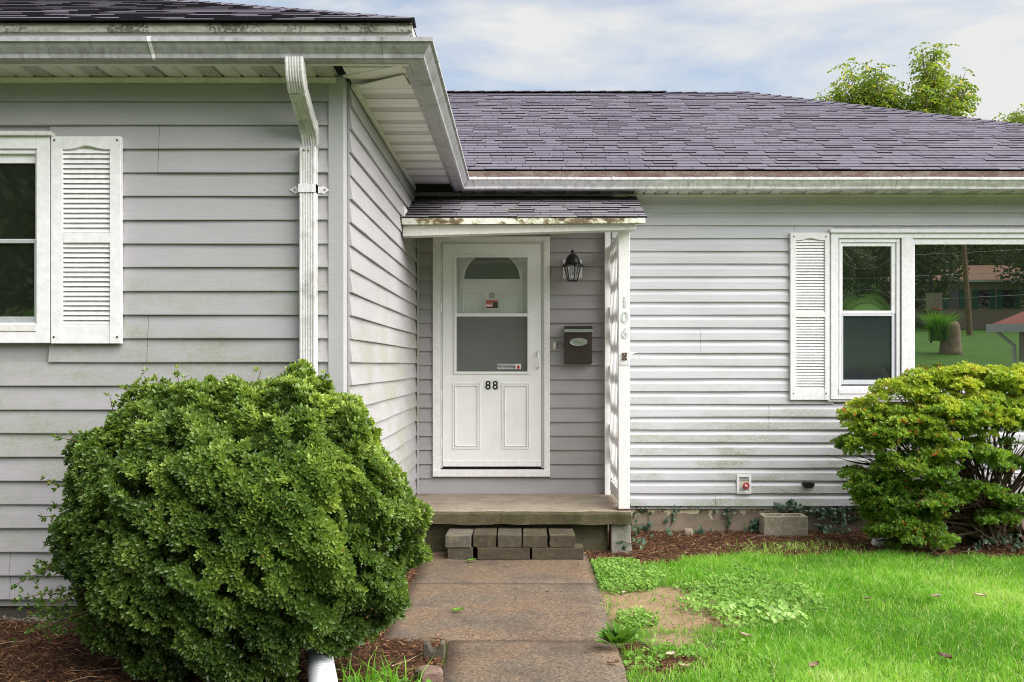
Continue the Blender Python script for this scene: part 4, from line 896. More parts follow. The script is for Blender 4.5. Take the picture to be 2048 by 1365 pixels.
# faucet box
fa = thing('faucet_box', (X(1486, D_M), D_M - .02, Z(987, D_M)), 'white recessed wall box holding a garden tap with red handle', 'tap')
ring(1472, 1501, 949.5, 987.5, 5, D_M - .030, .026, 'box_frame', M['white_clean'], fa, .003)
rect(MB(), 1476.5, 1496.5, 954, 983, D_M - .0165, .002).build('box_back', M['almond'], fa)
fx_, fz_ = X(1489, D_M), Z(970.5, D_M)
MB().lathe([(.013, 0), (.013, .03), (.007, .03), (.007, .055)], (fx_, D_M - .015, fz_), 10, 'y').build('spigot', M['nickel'], fa, smooth=True)
MB().tube([(fx_, D_M - .035, fz_), (fx_, D_M - .045, fz_ - .02), (fx_, D_M - .045, fz_ - .036)], .010, 8).build('spout', M['rust'], fa)
hdl = MB(); n_ = 20; hdl.tube([(fx_ + .024 * math.cos(2*math.pi*k/n_), D_M - .066, fz_ + .024 * math.sin(2*math.pi*k/n_)) for k in range(n_ + 1)], .0065, 6)
hdl = hdl.build('handle', M['red'], fa, smooth=True)
for k in range(5):
    t = 2 * math.pi * k / 5; MB().tube([(fx_, D_M - .067, fz_), (fx_ + .023 * math.cos(t), D_M - .067, fz_ + .023 * math.sin(t))], .005, 6).build('spoke', M['red'], hdl)
MB().lathe([(.008, 0), (.008, .006), (.003, .008)], (fx_, D_M - .066, fz_), 10, 'y').build('hub', M['white_clean'], hdl)
# black oval cap
vc = thing('vent_cap', (X(1615.5, D_M), D_M - .02, Z(975, D_M)), 'black oval cap on the pale siding right of the tap box', 'vent cap')
def stad(rx, rz, n_=24): return [(X(1615.5, D_M) + math.copysign(abs(math.cos(t)) ** .55, math.cos(t)) * rx, Z(968.7, D_M) + math.copysign(abs(math.sin(t)) ** .7, math.sin(t)) * rz) for t in (2*math.pi*k/n_ for k in range(n_))]
MB().sweep([[(x, D_M - .012, z) for x, z in stad(.052, .031)], [(x, D_M - .034, z) for x, z in stad(.050, .029)], [(x, D_M - .040, z) for x, z in stad(.042, .022)]]).build('cap', M['black'], vc)
MB().sweep([[(x, D_M - .010, z) for x, z in stad(.060, .036)], [(x, D_M - .0135, z) for x, z in stad(.060, .036)]]).build('flange', M['pale_concrete'], vc)

# ------------------------------------------------------------------ loose things on the ground
def rough_block(name, x0, x1, y0, y1, z0, z1, mat, label, cat, group=None, rot=0, seed=0):
    cx, cy = (x0 + x1) / 2, (y0 + y1) / 2; o = MB().box(x0 - cx, x1 - cx, y0 - cy, y1 - cy, 0, z1 - z0).build(name, mat)
    o.location = (cx, cy, z0); o.rotation_euler.z = rot
    bm = bmesh.new(); bm.from_mesh(o.data); bmesh.ops.subdivide_edges(bm, edges=bm.edges, cuts=5, use_grid_fill=True)
    c_ = np.array([v.co[:] for v in bm.verts]); d1 = vnoise(c_ * 30 + seed * 7.1) - .5; d2 = vnoise(c_ * 30 + seed * 3.3 + 50) - .5; d3 = vnoise(c_ * 30 + seed * 9 + 90) - .5
    for v, a_, b_, e_ in zip(bm.verts, d1, d2, d3): v.co += Vector((a_, b_, e_ * .6)) * .006
    bm.to_mesh(o.data); bm.free()
    b = o.modifiers.new('bevel', 'BEVEL'); b.width = .005; b.segments = 2; b.limit_method = 'ANGLE'; b.angle_limit = math.radians(50)
    return tag(o, label, cat, group)
DB = 7.60; zb0, zb1, zb2_ = .0, .092, .184
gB = 'concrete blocks stacked as a step'
low = [((895, 946), M['block'], 'short concrete block at the left end of the lower step row'), ((954, 1059), M['block_dark'], 'long concrete block in the middle of the lower step row'), ((1063.5, 1167), M['block_dark'], 'long concrete block at the right end of the lower step row')]
for k, ((a_, b_), m_, lb) in enumerate(low):
    rough_block('concrete_block', X(a_, DB), X(b_, DB), DB + (.012 if k == 0 else 0), DB + (.39 if k == 0 else .194), zb0, zb1, m_, lb, 'block', gB, R.uniform(-.01, .01), k)
up_ = [((891, 943), 'light grey concrete block at the left end of the upper step row', 'block'), ((945.5, 992), 'brown concrete block second from left in the upper step row', 'block_dark'), ((994.5, 1043), 'concrete block in the middle of the upper step row', 'block'), ((1046, 1095), 'concrete block second from right in the upper step row', 'block_dark'), ((1099, 1150), 'concrete block at the right end of the upper step row', 'block_dark')]
for k, ((a_, b_), lb, mk_) in enumerate(up_):
    rough_block('concrete_block', X(a_, DB), X(b_, DB), DB + (0, .02, .01, .004, .002)[k], DB + .39, zb1 + .001, zb2_ + (.0, .004, .004, .003, .003)[k], M['block_light'] if k == 0 else M[mk_], lb, 'block', gB, (-.02, .012, .006, -.006, .0)[k], k + 5)
# hollow cinder block
cb = thing('cinder_block', (X(1572, 8.65), 8.74, .0), 'grey two-hole cinder block standing in the mulch against the foundation', 'cinder block')
cx0, cx1, cy0, cy1, ct = X(1528, 8.65), X(1616, 8.65), 8.65, 8.84, .172
m_ = MB(); wl_ = .034; cm = (cx0 + cx1) / 2
outer = [(cx0, cy0), (cx1, cy0), (cx1, cy1), (cx0, cy1)]
h1 = [(cx0 + wl_, cy0 + wl_), (cm - wl_/2, cy0 + wl_), (cm - wl_/2, cy1 - wl_), (cx0 + wl_, cy1 - wl_)]; h2 = [(cm + wl_/2, cy0 + wl_), (cx1 - wl_, cy0 + wl_), (cx1 - wl_, cy1 - wl_), (cm + wl_/2, cy1 - wl_)]
m_.box(cx0, cx1, cy0, cy0 + wl_, -.03, ct).box(cx0, cx1, cy1 - wl_, cy1, -.03, ct).box(cx0, cx0 + wl_, cy0 + wl_ - .001, cy1 - wl_ + .001, -.03, ct - .0006).box(cx1 - wl_, cx1, cy0 + wl_ - .001, cy1 - wl_ + .001, -.03, ct - .0007).box(cm - wl_/2, cm + wl_/2, cy0 + wl_ - .001, cy1 - wl_ + .001, -.03, ct - .004)
m_.build('block_shell', M['cinder'], cb, bevel=.006)
# stones
def stone(name, loc, size, mat, label, cat, seed, flat=.7, rz=0):
    bm = bmesh.new(); bmesh.ops.create_icosphere(bm, subdivisions=3, radius=1); c_ = np.array([v.co[:] for v in bm.verts])
    d = vnoise(c_ * 1.4 + seed * 11.3) * .7 + vnoise(c_ * 3.5 + seed * 5) * .3
    for v, q_ in zip(bm.verts, d):
        k = .65 + .6 * q_; v.co = Vector((max(-.75, min(.75, v.co.x * k)) * size[0], max(-.75, min(.75, v.co.y * k)) * size[1], max(-.7, min(.7, v.co.z * k)) * size[2]))
    me = bpy.data.meshes.new(name); bm.to_mesh(me); bm.free(); me.materials.append(mat)
    o = bpy.data.objects.new(name, me); link(o); o.location = loc; o.rotation_euler.z = rz; return tag(o, label, cat)
d_ = GD(1312); px0_ = X(868, d_)
nb_ = thing('broken_block', (px0_, d_, 0), 'notched grey concrete fragment lying beside the walk near the shrub', 'stone')
prf = [(-.055, 0), (.053, 0), (.056, .075), (.034, .085), (.018, .045), (-.012, .040), (-.030, .082), (-.054, .078)]
MB().sweep([[(px0_ + x, d_ - .03 + y_, -.01 + z) for x, z in prf] for y_ in (0, .075)]).build('fragment', M['block'], nb_, bevel=.006)
stone('red_stone', (X(858, 4.72), 4.70, .02), (.075, .07, .055), M['redstone'], 'reddish stone at the bottom edge beside the walk', 'stone', 3, rz=.5)
# drain pipe
dp = thing('drain_pipe', (X(640, 4.75), 4.7, .0), 'white corrugated drain pipe poking out from under the round green shrub', 'drain pipe')
a, b = Vector((X(628, 5.15), 5.15, .16)), Vector((X(655, 4.35), 4.30, .062)); L_ = (b - a).length; path_ = []; rad = []
for k in range(121): path_.append(a.lerp(b, k / 120)); rad.append(.060 + .004 * math.cos(k * math.pi / 2) )
m_ = MB(); m_.tube(path_, rad, 20); o = m_.build('pipe', M['pipe'], dp, smooth=True)
stone('foundation_rock', (X(1376, 8.75), 8.75, .01), (.055, .05, .06), M['found'], 'small tan rock leaning at the foot of the peeling foundation', 'stone', 12)
# crumpled bag
stone('plastic_bag', (X(1762, 8.2), 8.2, .03), (.095, .07, .045), M['bag'], 'crumpled whitish plastic bag in the mulch under the azalea', 'bag', 8)
# green hose end
hs = thing('garden_hose', (X(1757, 8.55), 8.6, Z(950, 8.6)), 'end of a green garden hose sticking out of the azalea', 'hose')
MB().tube([P(1748, 954, 8.6), P(1768, 948, 8.65), P(1800, 958, 8.75), P(1840, 1000, 8.8), P(1850, 1075, 8.8)], .026, 10).build('hose', M['green_hose'], hs, smooth=True)

# ------------------------------------------------------------------ foliage
def rot_frames(nrm):
    nrm = nrm / np.linalg.norm(nrm, axis=1, keepdims=True)
    ref = np.where(np.abs(nrm[:, 2:3]) < .9, np.array([[0, 0, 1.0]]), np.array([[1.0, 0, 0]]))
    a = np.cross(nrm, ref); a /= np.linalg.norm(a, axis=1, keepdims=True); b = np.cross(nrm, a); return nrm, a, b
def rosettes(pos, nrm, nl, length, width, tilt=(.5, 1.1), cup=.12):
    """leaves radiating round a shoot tip; returns V, F, index of shoot per leaf. Each leaf: 6 points, 4 triangles-worth (2 quads)"""
    n_ = len(pos); nrm, a, b = rot_frames(nrm)
    ph0 = rng.uniform(0, 6.28, n_); VV = []; own = []
    for k in range(nl):
        ph = ph0 + k * 2.4 + rng.normal(0, .25, n_); ti = rng.uniform(tilt[0], tilt[1], n_) * (.35 + .65 * (k + 1) / nl)
        d = (a * np.cos(ph)[:, None] + b * np.sin(ph)[:, None]) * np.sin(ti)[:, None] + nrm * np.cos(ti)[:, None]
        side = np.cross(d, nrm); side /= np.linalg.norm(side, axis=1, keepdims=True) + 1e-9
        up = np.cross(side, d); L = length * rng.uniform(.7, 1.2, n_)[:, None]; W = L * width
        base = pos + d * L * .12
        VV.append(np.stack([base, base + d*L*.45 + side*W*.5 + up*L*cup, base + d*L*.80 + side*W*.40 + up*L*cup*.6, base + d*L, base + d*L*.80 - side*W*.40 + up*L*cup*.6, base + d*L*.45 - side*W*.5 + up*L*cup], 1)); own.append(np.arange(n_))
    V = np.concatenate(VV); own = np.concatenate(own); m = len(V); i0 = np.arange(m)[:, None] * 6
    F = np.concatenate([i0 + np.array([[0, 1, 2, 3]]), i0 + np.array([[0, 3, 4, 5]])]); return V.reshape(-1, 3), F, np.concatenate([own, own])

# --- big round shrub on the left
shrub = thing('round_shrub', (-1.25, 4.72, .02), 'big rounded glossy green shrub in front of the left clapboard wall', 'shrub')
C0 = np.array([-1.30, 4.74, .69]); R0 = np.array([.765, .58, .775])
SIL = np.array([(-180, 392), (-169, 385), (-158, 365), (-144, 372), (-127, 345), (-100, 320), (-65, 315), (-31, 358), (-19, 355), (0, 348), (29, 352), (48, 338), (57, 335), (72, 346), (90, 318), (109, 328), (131, 350), (143, 366), (160, 390), (172, 395), (180, 392)], float)
def shrub_radius(d):
    k = .985 + .10 * (vnoise(d * 2.6 + 4, 1) - .5) + .17 * (vnoise(d * 6.5 + 9, 2) - .5)
    # sprays run down to the right: noise stretched along that diagonal
    u = d[:, 0] * .72 - d[:, 2] * .69; v_ = d[:, 0] * .69 + d[:, 2] * .72
    k += .20 * (vnoise(np.stack([u * 2.6, v_ * 10.5, d[:, 1] * 5], -1) + 20, 3) - .5)
    th = np.degrees(np.arctan2(d[:, 2], d[:, 0])); pl_ = np.hypot(d[:, 0], d[:, 2])
    return k * (1 + (np.interp(th, SIL[:, 0], SIL[:, 1]) / 345 - 1) * pl_)
def dirs(n_):
    d = rng.normal(size=(n_, 3)); return d / np.linalg.norm(d, axis=1, keepdims=True)
d = dirs(72000); d = d[(d[:, 1] < .45) | (rng.random(len(d)) < .25)]; d = d[(d[:, 2] > -.9)]
rad = shrub_radius(d); dep = np.minimum(rng.exponential(.055, len(d)), .34)
u = d[:, 0] * .72 - d[:, 2] * .69; v_ = d[:, 0] * .69 + d[:, 2] * .72
hole = vnoise(np.stack([u * 5, v_ * 15, d[:, 1] * 10], -1) + 40, 6) * .55 + vnoise(d * 15 + 3, 7) * .45
keep = (hole > .43) | (dep > .16); d, rad, dep, hole = d[keep], rad[keep], dep[keep], hole[keep]
# stray shoots
pos = C0 + d * R0 * (rad * (1 - dep))[:, None]
nrm = d / R0 + np.array([.12, -.25, .55]) * .9 + rng.normal(0, .35, d.shape)
ok = (pos[:, 2] > .03) & (pos[:, 1] < D_L - .03); pos, nrm, dep = pos[ok], nrm[ok], dep[ok]
sp_pos, sp_nrm, twigs = [], [], []
stray = [((-.80, -.2, .12), .30), ((-.86, -.1, -.14), .36), ((-.78, -.25, -.42), .32), ((-.84, -.15, -.3), .34), ((-.70, -.1, .52), .28), ((-.52, 0, .80), .2), ((.75, -.3, .5), .12), ((.05, -.1, 1.0), .05), ((.58, -.1, .70), .12), ((.30, -.2, .92), .07), ((.86, -.3, .1), .08), ((.80, -.4, -.3), .08), ((-.85, -.3, .3), .12), ((.46, -.1, .83), .10)]
for dv, ln in stray:
    dv = np.array(dv); dv = dv / np.linalg.norm(dv); b0 = C0 + dv * R0 * .84
    for q in range(7):
        dd_ = dv + rng.normal(0, .28, 3) + np.array([0, 0, .12]); dd_ /= np.linalg.norm(dd_); s0 = b0 + rng.normal(0, .05, 3); e = s0 + dd_ * ln * rng.uniform(.6, 1.25); e[1] = min(e[1], D_L - .05)
        twigs.append((s0, e)); 
        for t in np.linspace(.15, 1, int(ln * 60)):
            sp_pos.append(s0 + (e - s0) * t + rng.normal(0, .014, 3)); sp_nrm.append(dd_ + rng.normal(0, .5, 3) + [0, -.2, .3])
pos = np.concatenate([pos, sp_pos]); nrm = np.concatenate([nrm, sp_nrm]); dep = np.concatenate([dep, np.zeros(len(sp_pos))])
# inner foliage in the shade of the outer shoots
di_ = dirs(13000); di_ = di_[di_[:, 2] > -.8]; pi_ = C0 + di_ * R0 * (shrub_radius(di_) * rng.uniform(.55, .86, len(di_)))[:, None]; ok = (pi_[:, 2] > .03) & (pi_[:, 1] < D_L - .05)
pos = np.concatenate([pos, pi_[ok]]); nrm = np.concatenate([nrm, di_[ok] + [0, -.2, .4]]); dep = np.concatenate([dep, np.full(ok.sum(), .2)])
qx = VX + FPX * pos[:, 0] / pos[:, 1]; qy = VY + FPX * (CZ - pos[:, 2]) / pos[:, 1]; ok = ~((qx > 592) & (qx < 705) & (qy > 1300 + .35 * (qx - 640))); pos, nrm, dep = pos[ok], nrm[ok], dep[ok]
V, F, own = rosettes(pos, nrm, 6, .0232, .44, (.7, 1.35), .05)
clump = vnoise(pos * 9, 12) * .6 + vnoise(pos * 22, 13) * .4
r_s = np.clip(.42 + .9 * (clump - .5) + .25 * (pos[:, 2] - .7) / .77 + .10 * (pos[:, 0] - C0[0]) + rng.normal(0, .10, len(pos)) - .8 * dep, 0, .95)  # light painted into leaf tone: paler up and right, darker deep inside
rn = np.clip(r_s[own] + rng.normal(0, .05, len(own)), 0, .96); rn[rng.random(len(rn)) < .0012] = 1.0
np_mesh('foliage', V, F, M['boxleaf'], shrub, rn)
mbt = MB()
for k in range(46):
    dv = dirs(1)[0]; dv[2] = abs(dv[2]) * .9 - .1; e = C0 + dv * R0 * rng.uniform(.65, .9); e[1] = min(e[1], D_L - .1); b0 = np.array([-1.25, 4.78, .0]) + rng.normal(0, .09, 3) * [1, .6, 0]
    m_ = (b0 + e) / 2 + rng.normal(0, .06, 3); mbt.tube([b0, m_, e], [.013, .009, .004], 5)
for s0, e in twigs: mbt.tube([s0, (s0 + e) / 2 + rng.normal(0, .008, 3), e], [.003, .0025, .0015], 4)
mbt.build('branches', M['twig'], shrub)

# --- azalea on the right: layered clumps on visible stems
aza = thing('azalea_bush', (X(1990, 8.1), 8.2, 0), 'yellow-green azalea bush with red-tinted leaves below the right window', 'shrub')
DA = 8.02
blobs = [(1745, 850, 58, 42, .05), (1800, 800, 62, 40, .1), (1870, 785, 85, 42, .05), (1950, 775, 80, 40, .0), (2030, 780, 85, 45, .05), (2110, 800, 85, 55, .1), (1730, 905, 46, 34, 0), (1800, 880, 90, 55, -.1), (1890, 850, 90, 60, -.15), (1980, 850, 90, 60, -.12), (2060, 860, 80, 60, -.1), (2140, 870, 70, 60, 0),
         (1712, 962, 30, 26, .05), (1765, 975, 55, 26, -.05), (1840, 945, 80, 34, -.2), (1915, 920, 80, 34, -.22), (1985, 925, 40, 18, -.2), (2070, 935, 40, 20, -.1), (1775, 1022, 52, 42, 0), (1810, 1060, 60, 42, -.08), (1850, 1080, 60, 32, -.15), (1780, 1075, 45, 30, -.05), (1830, 1010, 60, 40, -.1), (1760, 985, 50, 40, 0), (1880, 1005, 60, 26, -.2), (1955, 985, 50, 14, -.22), (2030, 1012, 30, 14, -.2), (1990, 1040, 30, 10, -.12), (2100, 1010, 40, 26, 0), (1745, 1010, 26, 20, .05)]
pos, nrm, hgt = [], [], []
for k, (px, py, rx, ry, dy) in enumerate(blobs):
    D_ = DA + dy; c = np.array([X(px, D_), D_, Z(py, D_)]); rr = np.array([rx, .0, ry]) * D_ / FPX; rr[1] = .26 if ry > 30 else .17
    for q in range(int(rx * ry / (105 if ry > 38 else 150)) + 5):          # small puffs of shoots on the clump's surface
        dq = dirs(1)[0]; dq[2] = abs(dq[2]) if R.random() < .7 else dq[2]; cc = c + dq * rr * R.uniform(.6, 1.05); pr3 = np.array([R.uniform(.05, .10), R.uniform(.05, .10), R.uniform(.025, .05)])
        nn_ = int(pr3[0] * pr3[1] * 8500) + 8; d = dirs(nn_); d[:, 2] = np.abs(d[:, 2]) * np.where(rng.random(nn_) < .85, 1, -1)
        pos.append(cc + d * pr3 * rng.uniform(.55, 1.1, nn_)[:, None]); nrm.append(d * [1, 1, .8] + [0, -.2, .8] + rng.normal(0, .3, d.shape))
pos = np.concatenate(pos); nrm = np.concatenate(nrm); ok = (pos[:, 1] < D_M - .06) & (pos[:, 2] > .02); pos, nrm = pos[ok], nrm[ok]
V, F, own = rosettes(pos, nrm, 6, .0275, .46, (.7, 1.35), .06)
cl_ = vnoise(pos * 6, 22) * .6 + vnoise(pos * 17, 23) * .4
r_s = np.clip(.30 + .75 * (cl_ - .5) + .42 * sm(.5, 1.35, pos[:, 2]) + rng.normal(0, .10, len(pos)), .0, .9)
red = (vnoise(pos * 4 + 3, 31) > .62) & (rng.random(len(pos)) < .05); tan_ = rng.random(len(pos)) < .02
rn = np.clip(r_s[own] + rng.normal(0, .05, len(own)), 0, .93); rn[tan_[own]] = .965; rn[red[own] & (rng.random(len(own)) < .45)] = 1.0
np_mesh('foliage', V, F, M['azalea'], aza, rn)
mbt = MB(); roots = [P(1975, 1085, 8.25), P(1990, 1088, 8.2), P(1960, 1082, 8.3), P(2010, 1085, 8.25), P(1940, 1075, 8.3), P(2040, 1080, 8.3)]
for k, (px, py, rx, ry, dy) in enumerate(blobs):
    for q in range(5):
        b0 = np.array(R.choice(roots)) + rng.normal(0, .02, 3); D_ = DA + dy + rng.uniform(-.05, .2); e = np.array([X(px + rng.uniform(-.7, .7) * rx, D_), D_, Z(py + rng.uniform(-.3, .8) * ry, D_)])
        m1 = b0 + (e - b0) * .35 + np.array([rng.normal(0, .04), rng.normal(0, .04), .08]); m2 = b0 + (e - b0) * .7 + rng.normal(0, .05, 3) + [0, 0, .05]
        r0 = rng.uniform(.010, .022); mbt.tube([b0, m1, m2, e], [r0, r0 * .75, r0 * .45, .003], 5)
        for s_ in range(3):
            e2 = e + rng.normal(0, .09, 3); e2[1] = min(e2[1], D_M - .08); mbt.tube([m2, (m2 + e2) / 2 + rng.normal(0, .02, 3), e2], [.005, .004, .002], 4)
mbt.build('branches', M['twig'], aza)

# --- trees behind the roof
def tree(name, base, label, lobes, nspray, leaf=.075, seed=0):
    t = thing(name, base, label, 'tree'); rg_ = np.random.default_rng(seed); base = np.array(base); mb = MB()
    fork = base + np.array([0, 0, lobes[0][0][2] * .45]); mb.tube([base + [0, 0, -.05], (base + fork) / 2 + [.05, 0, 0], fork], [.13, .10, .085], 8)
    P_, N_ = [], []
    tot = sum(l[1][0] * l[1][2] for l in lobes)
    for c, r_ in lobes:
        c, r_ = np.array(c), np.array(r_); b1 = fork + (c - fork) * .75 + rg_.normal(0, .06, 3); mb.tube([fork, (fork + b1) / 2 + rg_.normal(0, .08, 3), b1], [.06, .045, .028], 6)
        nb = max(10, int(75 * r_[0] * r_[2])); nper = int(nspray * r_[0] * r_[2] / tot / nb) + 1
        for k in range(nb):
            dv = rg_.normal(size=3); dv /= np.linalg.norm(dv); dv[2] = dv[2] * .8 + .25; e = c + dv * r_ * rg_.uniform(.55, 1.05); m_ = (b1 + e) / 2 + rg_.normal(0, .08, 3) * r_
            mb.tube([b1, m_, e], [.018, .012, .004], 5)
            for q in range(nper):
                tt = rg_.uniform(.35, 1.05); s0 = b1 + (e - b1) * tt + rg_.normal(0, .10, 3) * r_ * .9; az = rg_.uniform(0, 6.28); dd_ = np.array([math.cos(az), math.sin(az), rg_.uniform(-.55, .25)]); P_.append(s0); N_.append(dd_)
    P_, N_ = np.array(P_), np.array(N_); Vs = []
    ln = leaf * 3.6
    for k in range(9):
        tt = k / 8; droop = -.35 * tt * tt; p0 = P_ + N_ * ln * tt + np.array([0, 0, 1]) * ln * droop
        sd_ = np.cross(N_, [0, 0, 1.0]); sd_ /= np.linalg.norm(sd_, axis=1, keepdims=True); sg = 1 if k % 2 else -1
        d_ = sd_ * sg * .85 + N_ * .5 + np.array([0, 0, -.45]) + rg_.normal(0, .25, P_.shape); d_ /= np.linalg.norm(d_, axis=1, keepdims=True)
        w_ = np.cross(d_, rg_.normal(size=P_.shape)); w_ /= np.linalg.norm(w_, axis=1, keepdims=True)
        L = leaf * rg_.uniform(.8, 1.25, len(P_))[:, None]; Vs.append(np.stack([p0, p0 + d_*L*.45 + w_*L*.25, p0 + d_*L, p0 + d_*L*.45 - w_*L*.25], 1))
    V = np.concatenate(Vs); rn = np.clip(np.tile(.35 + .5 * (vnoise(P_ * 3, seed) - .3) + rg_.normal(0, .12, len(P_)), 9) + rg_.normal(0, .08, len(V)), 0, .95); rn[rg_.random(len(rn)) < .05] = 1.0
    np_mesh('crown', V.reshape(-1, 3), np.arange(len(V) * 4).reshape(-1, 4), M['treeleaf'], t, rn); mb.build('trunk', M['bark'], t, smooth=True)
def L3(px, py, D, rx, ry): s_ = D / FPX; return ((X(px, D), D, Z(py, D)), (rx * s_, min(rx, ry) * s_ * .8, ry * s_))
tree('walnut_tree', (X(1785, 17), 17, 0), 'green and yellow walnut-like tree rising behind the sloping roof hip', [L3(1720, 185, 17, 66, 58), L3(1685, 205, 17.3, 55, 40), L3(1755, 175, 16.8, 45, 48), L3(1790, 215, 17, 60, 45), L3(1868, 140, 17, 44, 56), L3(1855, 205, 16.8, 70, 50), L3(1900, 195, 17.2, 35, 40), L3(1932, 165, 17, 26, 34), L3(1780, 285, 17, 110, 50), L3(1665, 225, 17, 30, 16)], 2500, .070, 5)
tree('walnut_tree', (X(2070, 18.5), 18.5, 0), 'smaller tree top at the right edge just above the roof hip', [L3(2010, 250, 18.5, 50, 22), L3(2060, 235, 18.5, 45, 30), L3(2120, 240, 18.5, 60, 50), L3(2050, 300, 18.5, 90, 40)], 2000, .066, 6)

# ------------------------------------------------------------------ ground cover
def blades(name, x, y, h, wdt, mat, rn, lean=.55, z=None):
    n_ = len(x); z = gz(x, y) if z is None else z; az = rng.uniform(0, 6.28, n_); la = rng.uniform(.1, lean, n_) * h
    fx, fy = np.cos(az), np.sin(az); pa = rng.uniform(0, 6.28, n_); sx_, sy_ = np.cos(pa) * wdt / 2, np.sin(pa) * wdt / 2
    b = np.stack([x, y, z - .006], 1); s_ = np.stack([sx_, sy_, 0 * x], 1)
    m = b + np.stack([fx * la * .35, fy * la * .35, h * .6], 1); t = b + np.stack([fx * la * 1.3, fy * la * 1.3, h * rng.uniform(.8, 1.0, n_)], 1)
    V = np.stack([b - s_, b + s_, m + s_ * .8, m - s_ * .8, t], 1).reshape(-1, 3); i = np.arange(n_)[:, None] * 5
    F = np.concatenate([i + np.array([[0, 1, 2]]), i + np.array([[0, 2, 3]]), i + np.array([[3, 2, 4]])])
    return V, F, np.tile(rn, 3)
# lawn
n_ = 190000
y = rng.uniform(3.2, 8.0, n_); x = rng.uniform(.50, 1.0, n_) * 0 + .50 + rng.random(n_) * (4.9 * (y / 8.0) ** .5 - .3)
mu, di, bw = masks(x, y)
dens = vnoise(np.stack([x * 2.2, y * 2.2, x * 0], -1), 41)
weed = np.maximum(inpoly_soft(x, y, 1.46, 6.35, .40, .75, -.2, 12), inpoly_soft(x, y, .72, 7.0, .28, .5, .1, 13)); weed = np.maximum(weed, inpoly_soft(x, y, .80, 5.30, .3, .14, 0, 15) * .5)
keep = rng.random(n_) < np.clip((1 - mu * 1.05) * (1 - di * .95) * (1 - bw * .93) * (1 - weed * .86) * (.65 + .5 * dens), 0, 1)
keep &= (x > .525 + .01 * np.sin(y * 9)) & (y < 8.2)
keep &= rng.random(n_) < np.where(x < 1.0 + .25 * np.sin(y * 3), .45, 1)
x, y, dens, mu = x[keep], y[keep], dens[keep], mu[keep]
h = rng.uniform(.030, .075, len(x)) * (.7 + .6 * dens); pat = vnoise(np.stack([x * 1.3, y * 1.3, x * 0], -1), 43) * .6 + vnoise(np.stack([x * 5, y * 5, x * 0], -1), 44) * .4
rn = np.clip(.45 + 1.1 * (pat - .5) + rng.normal(0, .2, len(x)), 0, .93); rn[rng.random(len(rn)) < .09] = 1.0
V, F, r_ = blades('grass', x, y, h, .0042, M['grass'], rn, .9)
tag(np_mesh('lawn_grass', V, F, M['grass'], None, r_), 'bright green lawn grass on the right of the walk', 'grass', kind='stuff')
# small-leaved weeds
def flat_leaves(x, y, size, lift, mat, rn, nl=1, up=.75, z=None):
    n_ = len(x); z0 = (gz(x, y) if z is None else z) + lift; c = np.stack([x, y, z0], 1); nr = np.stack([rng.normal(0, .4, n_), rng.normal(-.25, .4, n_), np.full(n_, up)], 1); nr, a, b = rot_frames(nr)
    ph = rng.uniform(0, 6.28, n_); d = a * np.cos(ph)[:, None] + b * np.sin(ph)[:, None]; e = np.cross(nr, d); s_ = np.asarray(size).reshape(-1, 1)
    V = np.stack([c - d*s_*.5, c - d*s_*.25 + e*s_*.42 + nr*s_*.10, c + d*s_*.22 + e*s_*.40 + nr*s_*.12, c + d*s_*.5, c + d*s_*.22 - e*s_*.40 + nr*s_*.12, c - d*s_*.25 - e*s_*.42 + nr*s_*.10], 1).reshape(-1, 3)
    i = np.arange(n_)[:, None] * 6; return V, np.concatenate([i + np.array([[0, 1, 2, 3]]), i + np.array([[0, 3, 4, 5]])]), np.tile(rn, 2)
def scatter_in(fn, box, n_):
    x = rng.uniform(box[0], box[1], n_); y = rng.uniform(box[2], box[3], n_); k = rng.random(n_) < fn(x, y); return x[k], y[k]
def patch(fn, box, n_, size, lift, mat, name, label, cat):
    x, y = scatter_in(fn, box, n_); hh = vnoise(np.stack([x * 6, y * 6, x * 0], -1), 51)
    s_ = rng.uniform(size[0], size[1], len(x)); rn = np.clip(.3 + .6 * hh + rng.normal(0, .18, len(x)), 0, 1)
    V, F, r_ = flat_leaves(x, y, s_, rng.uniform(.005, lift, len(x)) * (.5 + hh), mat, rn); tag(np_mesh(name, V, F, mat, None, r_), label, cat, kind='stuff')
patch(lambda x, y: inpoly_soft(x, y, .73, 7.05, .27, .52, .1, 13) * (x > .53), (.5, 1.2, 6.2, 7.75), 6500, (.014, .026), .05, M['clover'], 'weed_patch', 'clover-like weeds beside the walk near the porch', 'weeds')
patch(lambda x, y: inpoly_soft(x, y, 1.46, 6.35, .40, .8, -.2, 12) * .9, (.9, 2.0, 5.3, 7.5), 8500, (.016, .030), .05, M['clover'], 'weed_patch', 'clover-like weeds between bare dirt and lawn grass', 'weeds')
patch(lambda x, y: inpoly_soft(x, y, .655, 5.83, .12, .16, 0, 14), (.5, .85, 5.5, 6.1), 1500, (.014, .026), .045, M['clover'], 'weed_patch', 'small island of weeds on the bare dirt', 'weeds')
patch(lambda x, y: inpoly_soft(x, y, .85, 5.16, .36, .16, 0, 16) * .6 + inpoly_soft(x, y, .62, 4.95, .1, .1, 0, 17) * .6 + inpoly_soft(x, y, 1.0, 4.8, .3, .25, 0, 18) * .3, (.5, 1.4, 4.5, 5.4), 2600, (.014, .028), .035, M['clover'], 'weed_patch', 'sparse weeds beside the lower walk slab', 'weeds')
patch(lambda x, y: inpoly_soft(x, y, 1.42, 5.85, .26, .28, -.2, 19), (1.0, 1.7, 5.4, 6.3), 800, (.024, .048), .05, M['broad'], 'broadleaf_weeds', 'pale broad-leaved weeds at the edge of the lawn', 'weeds')
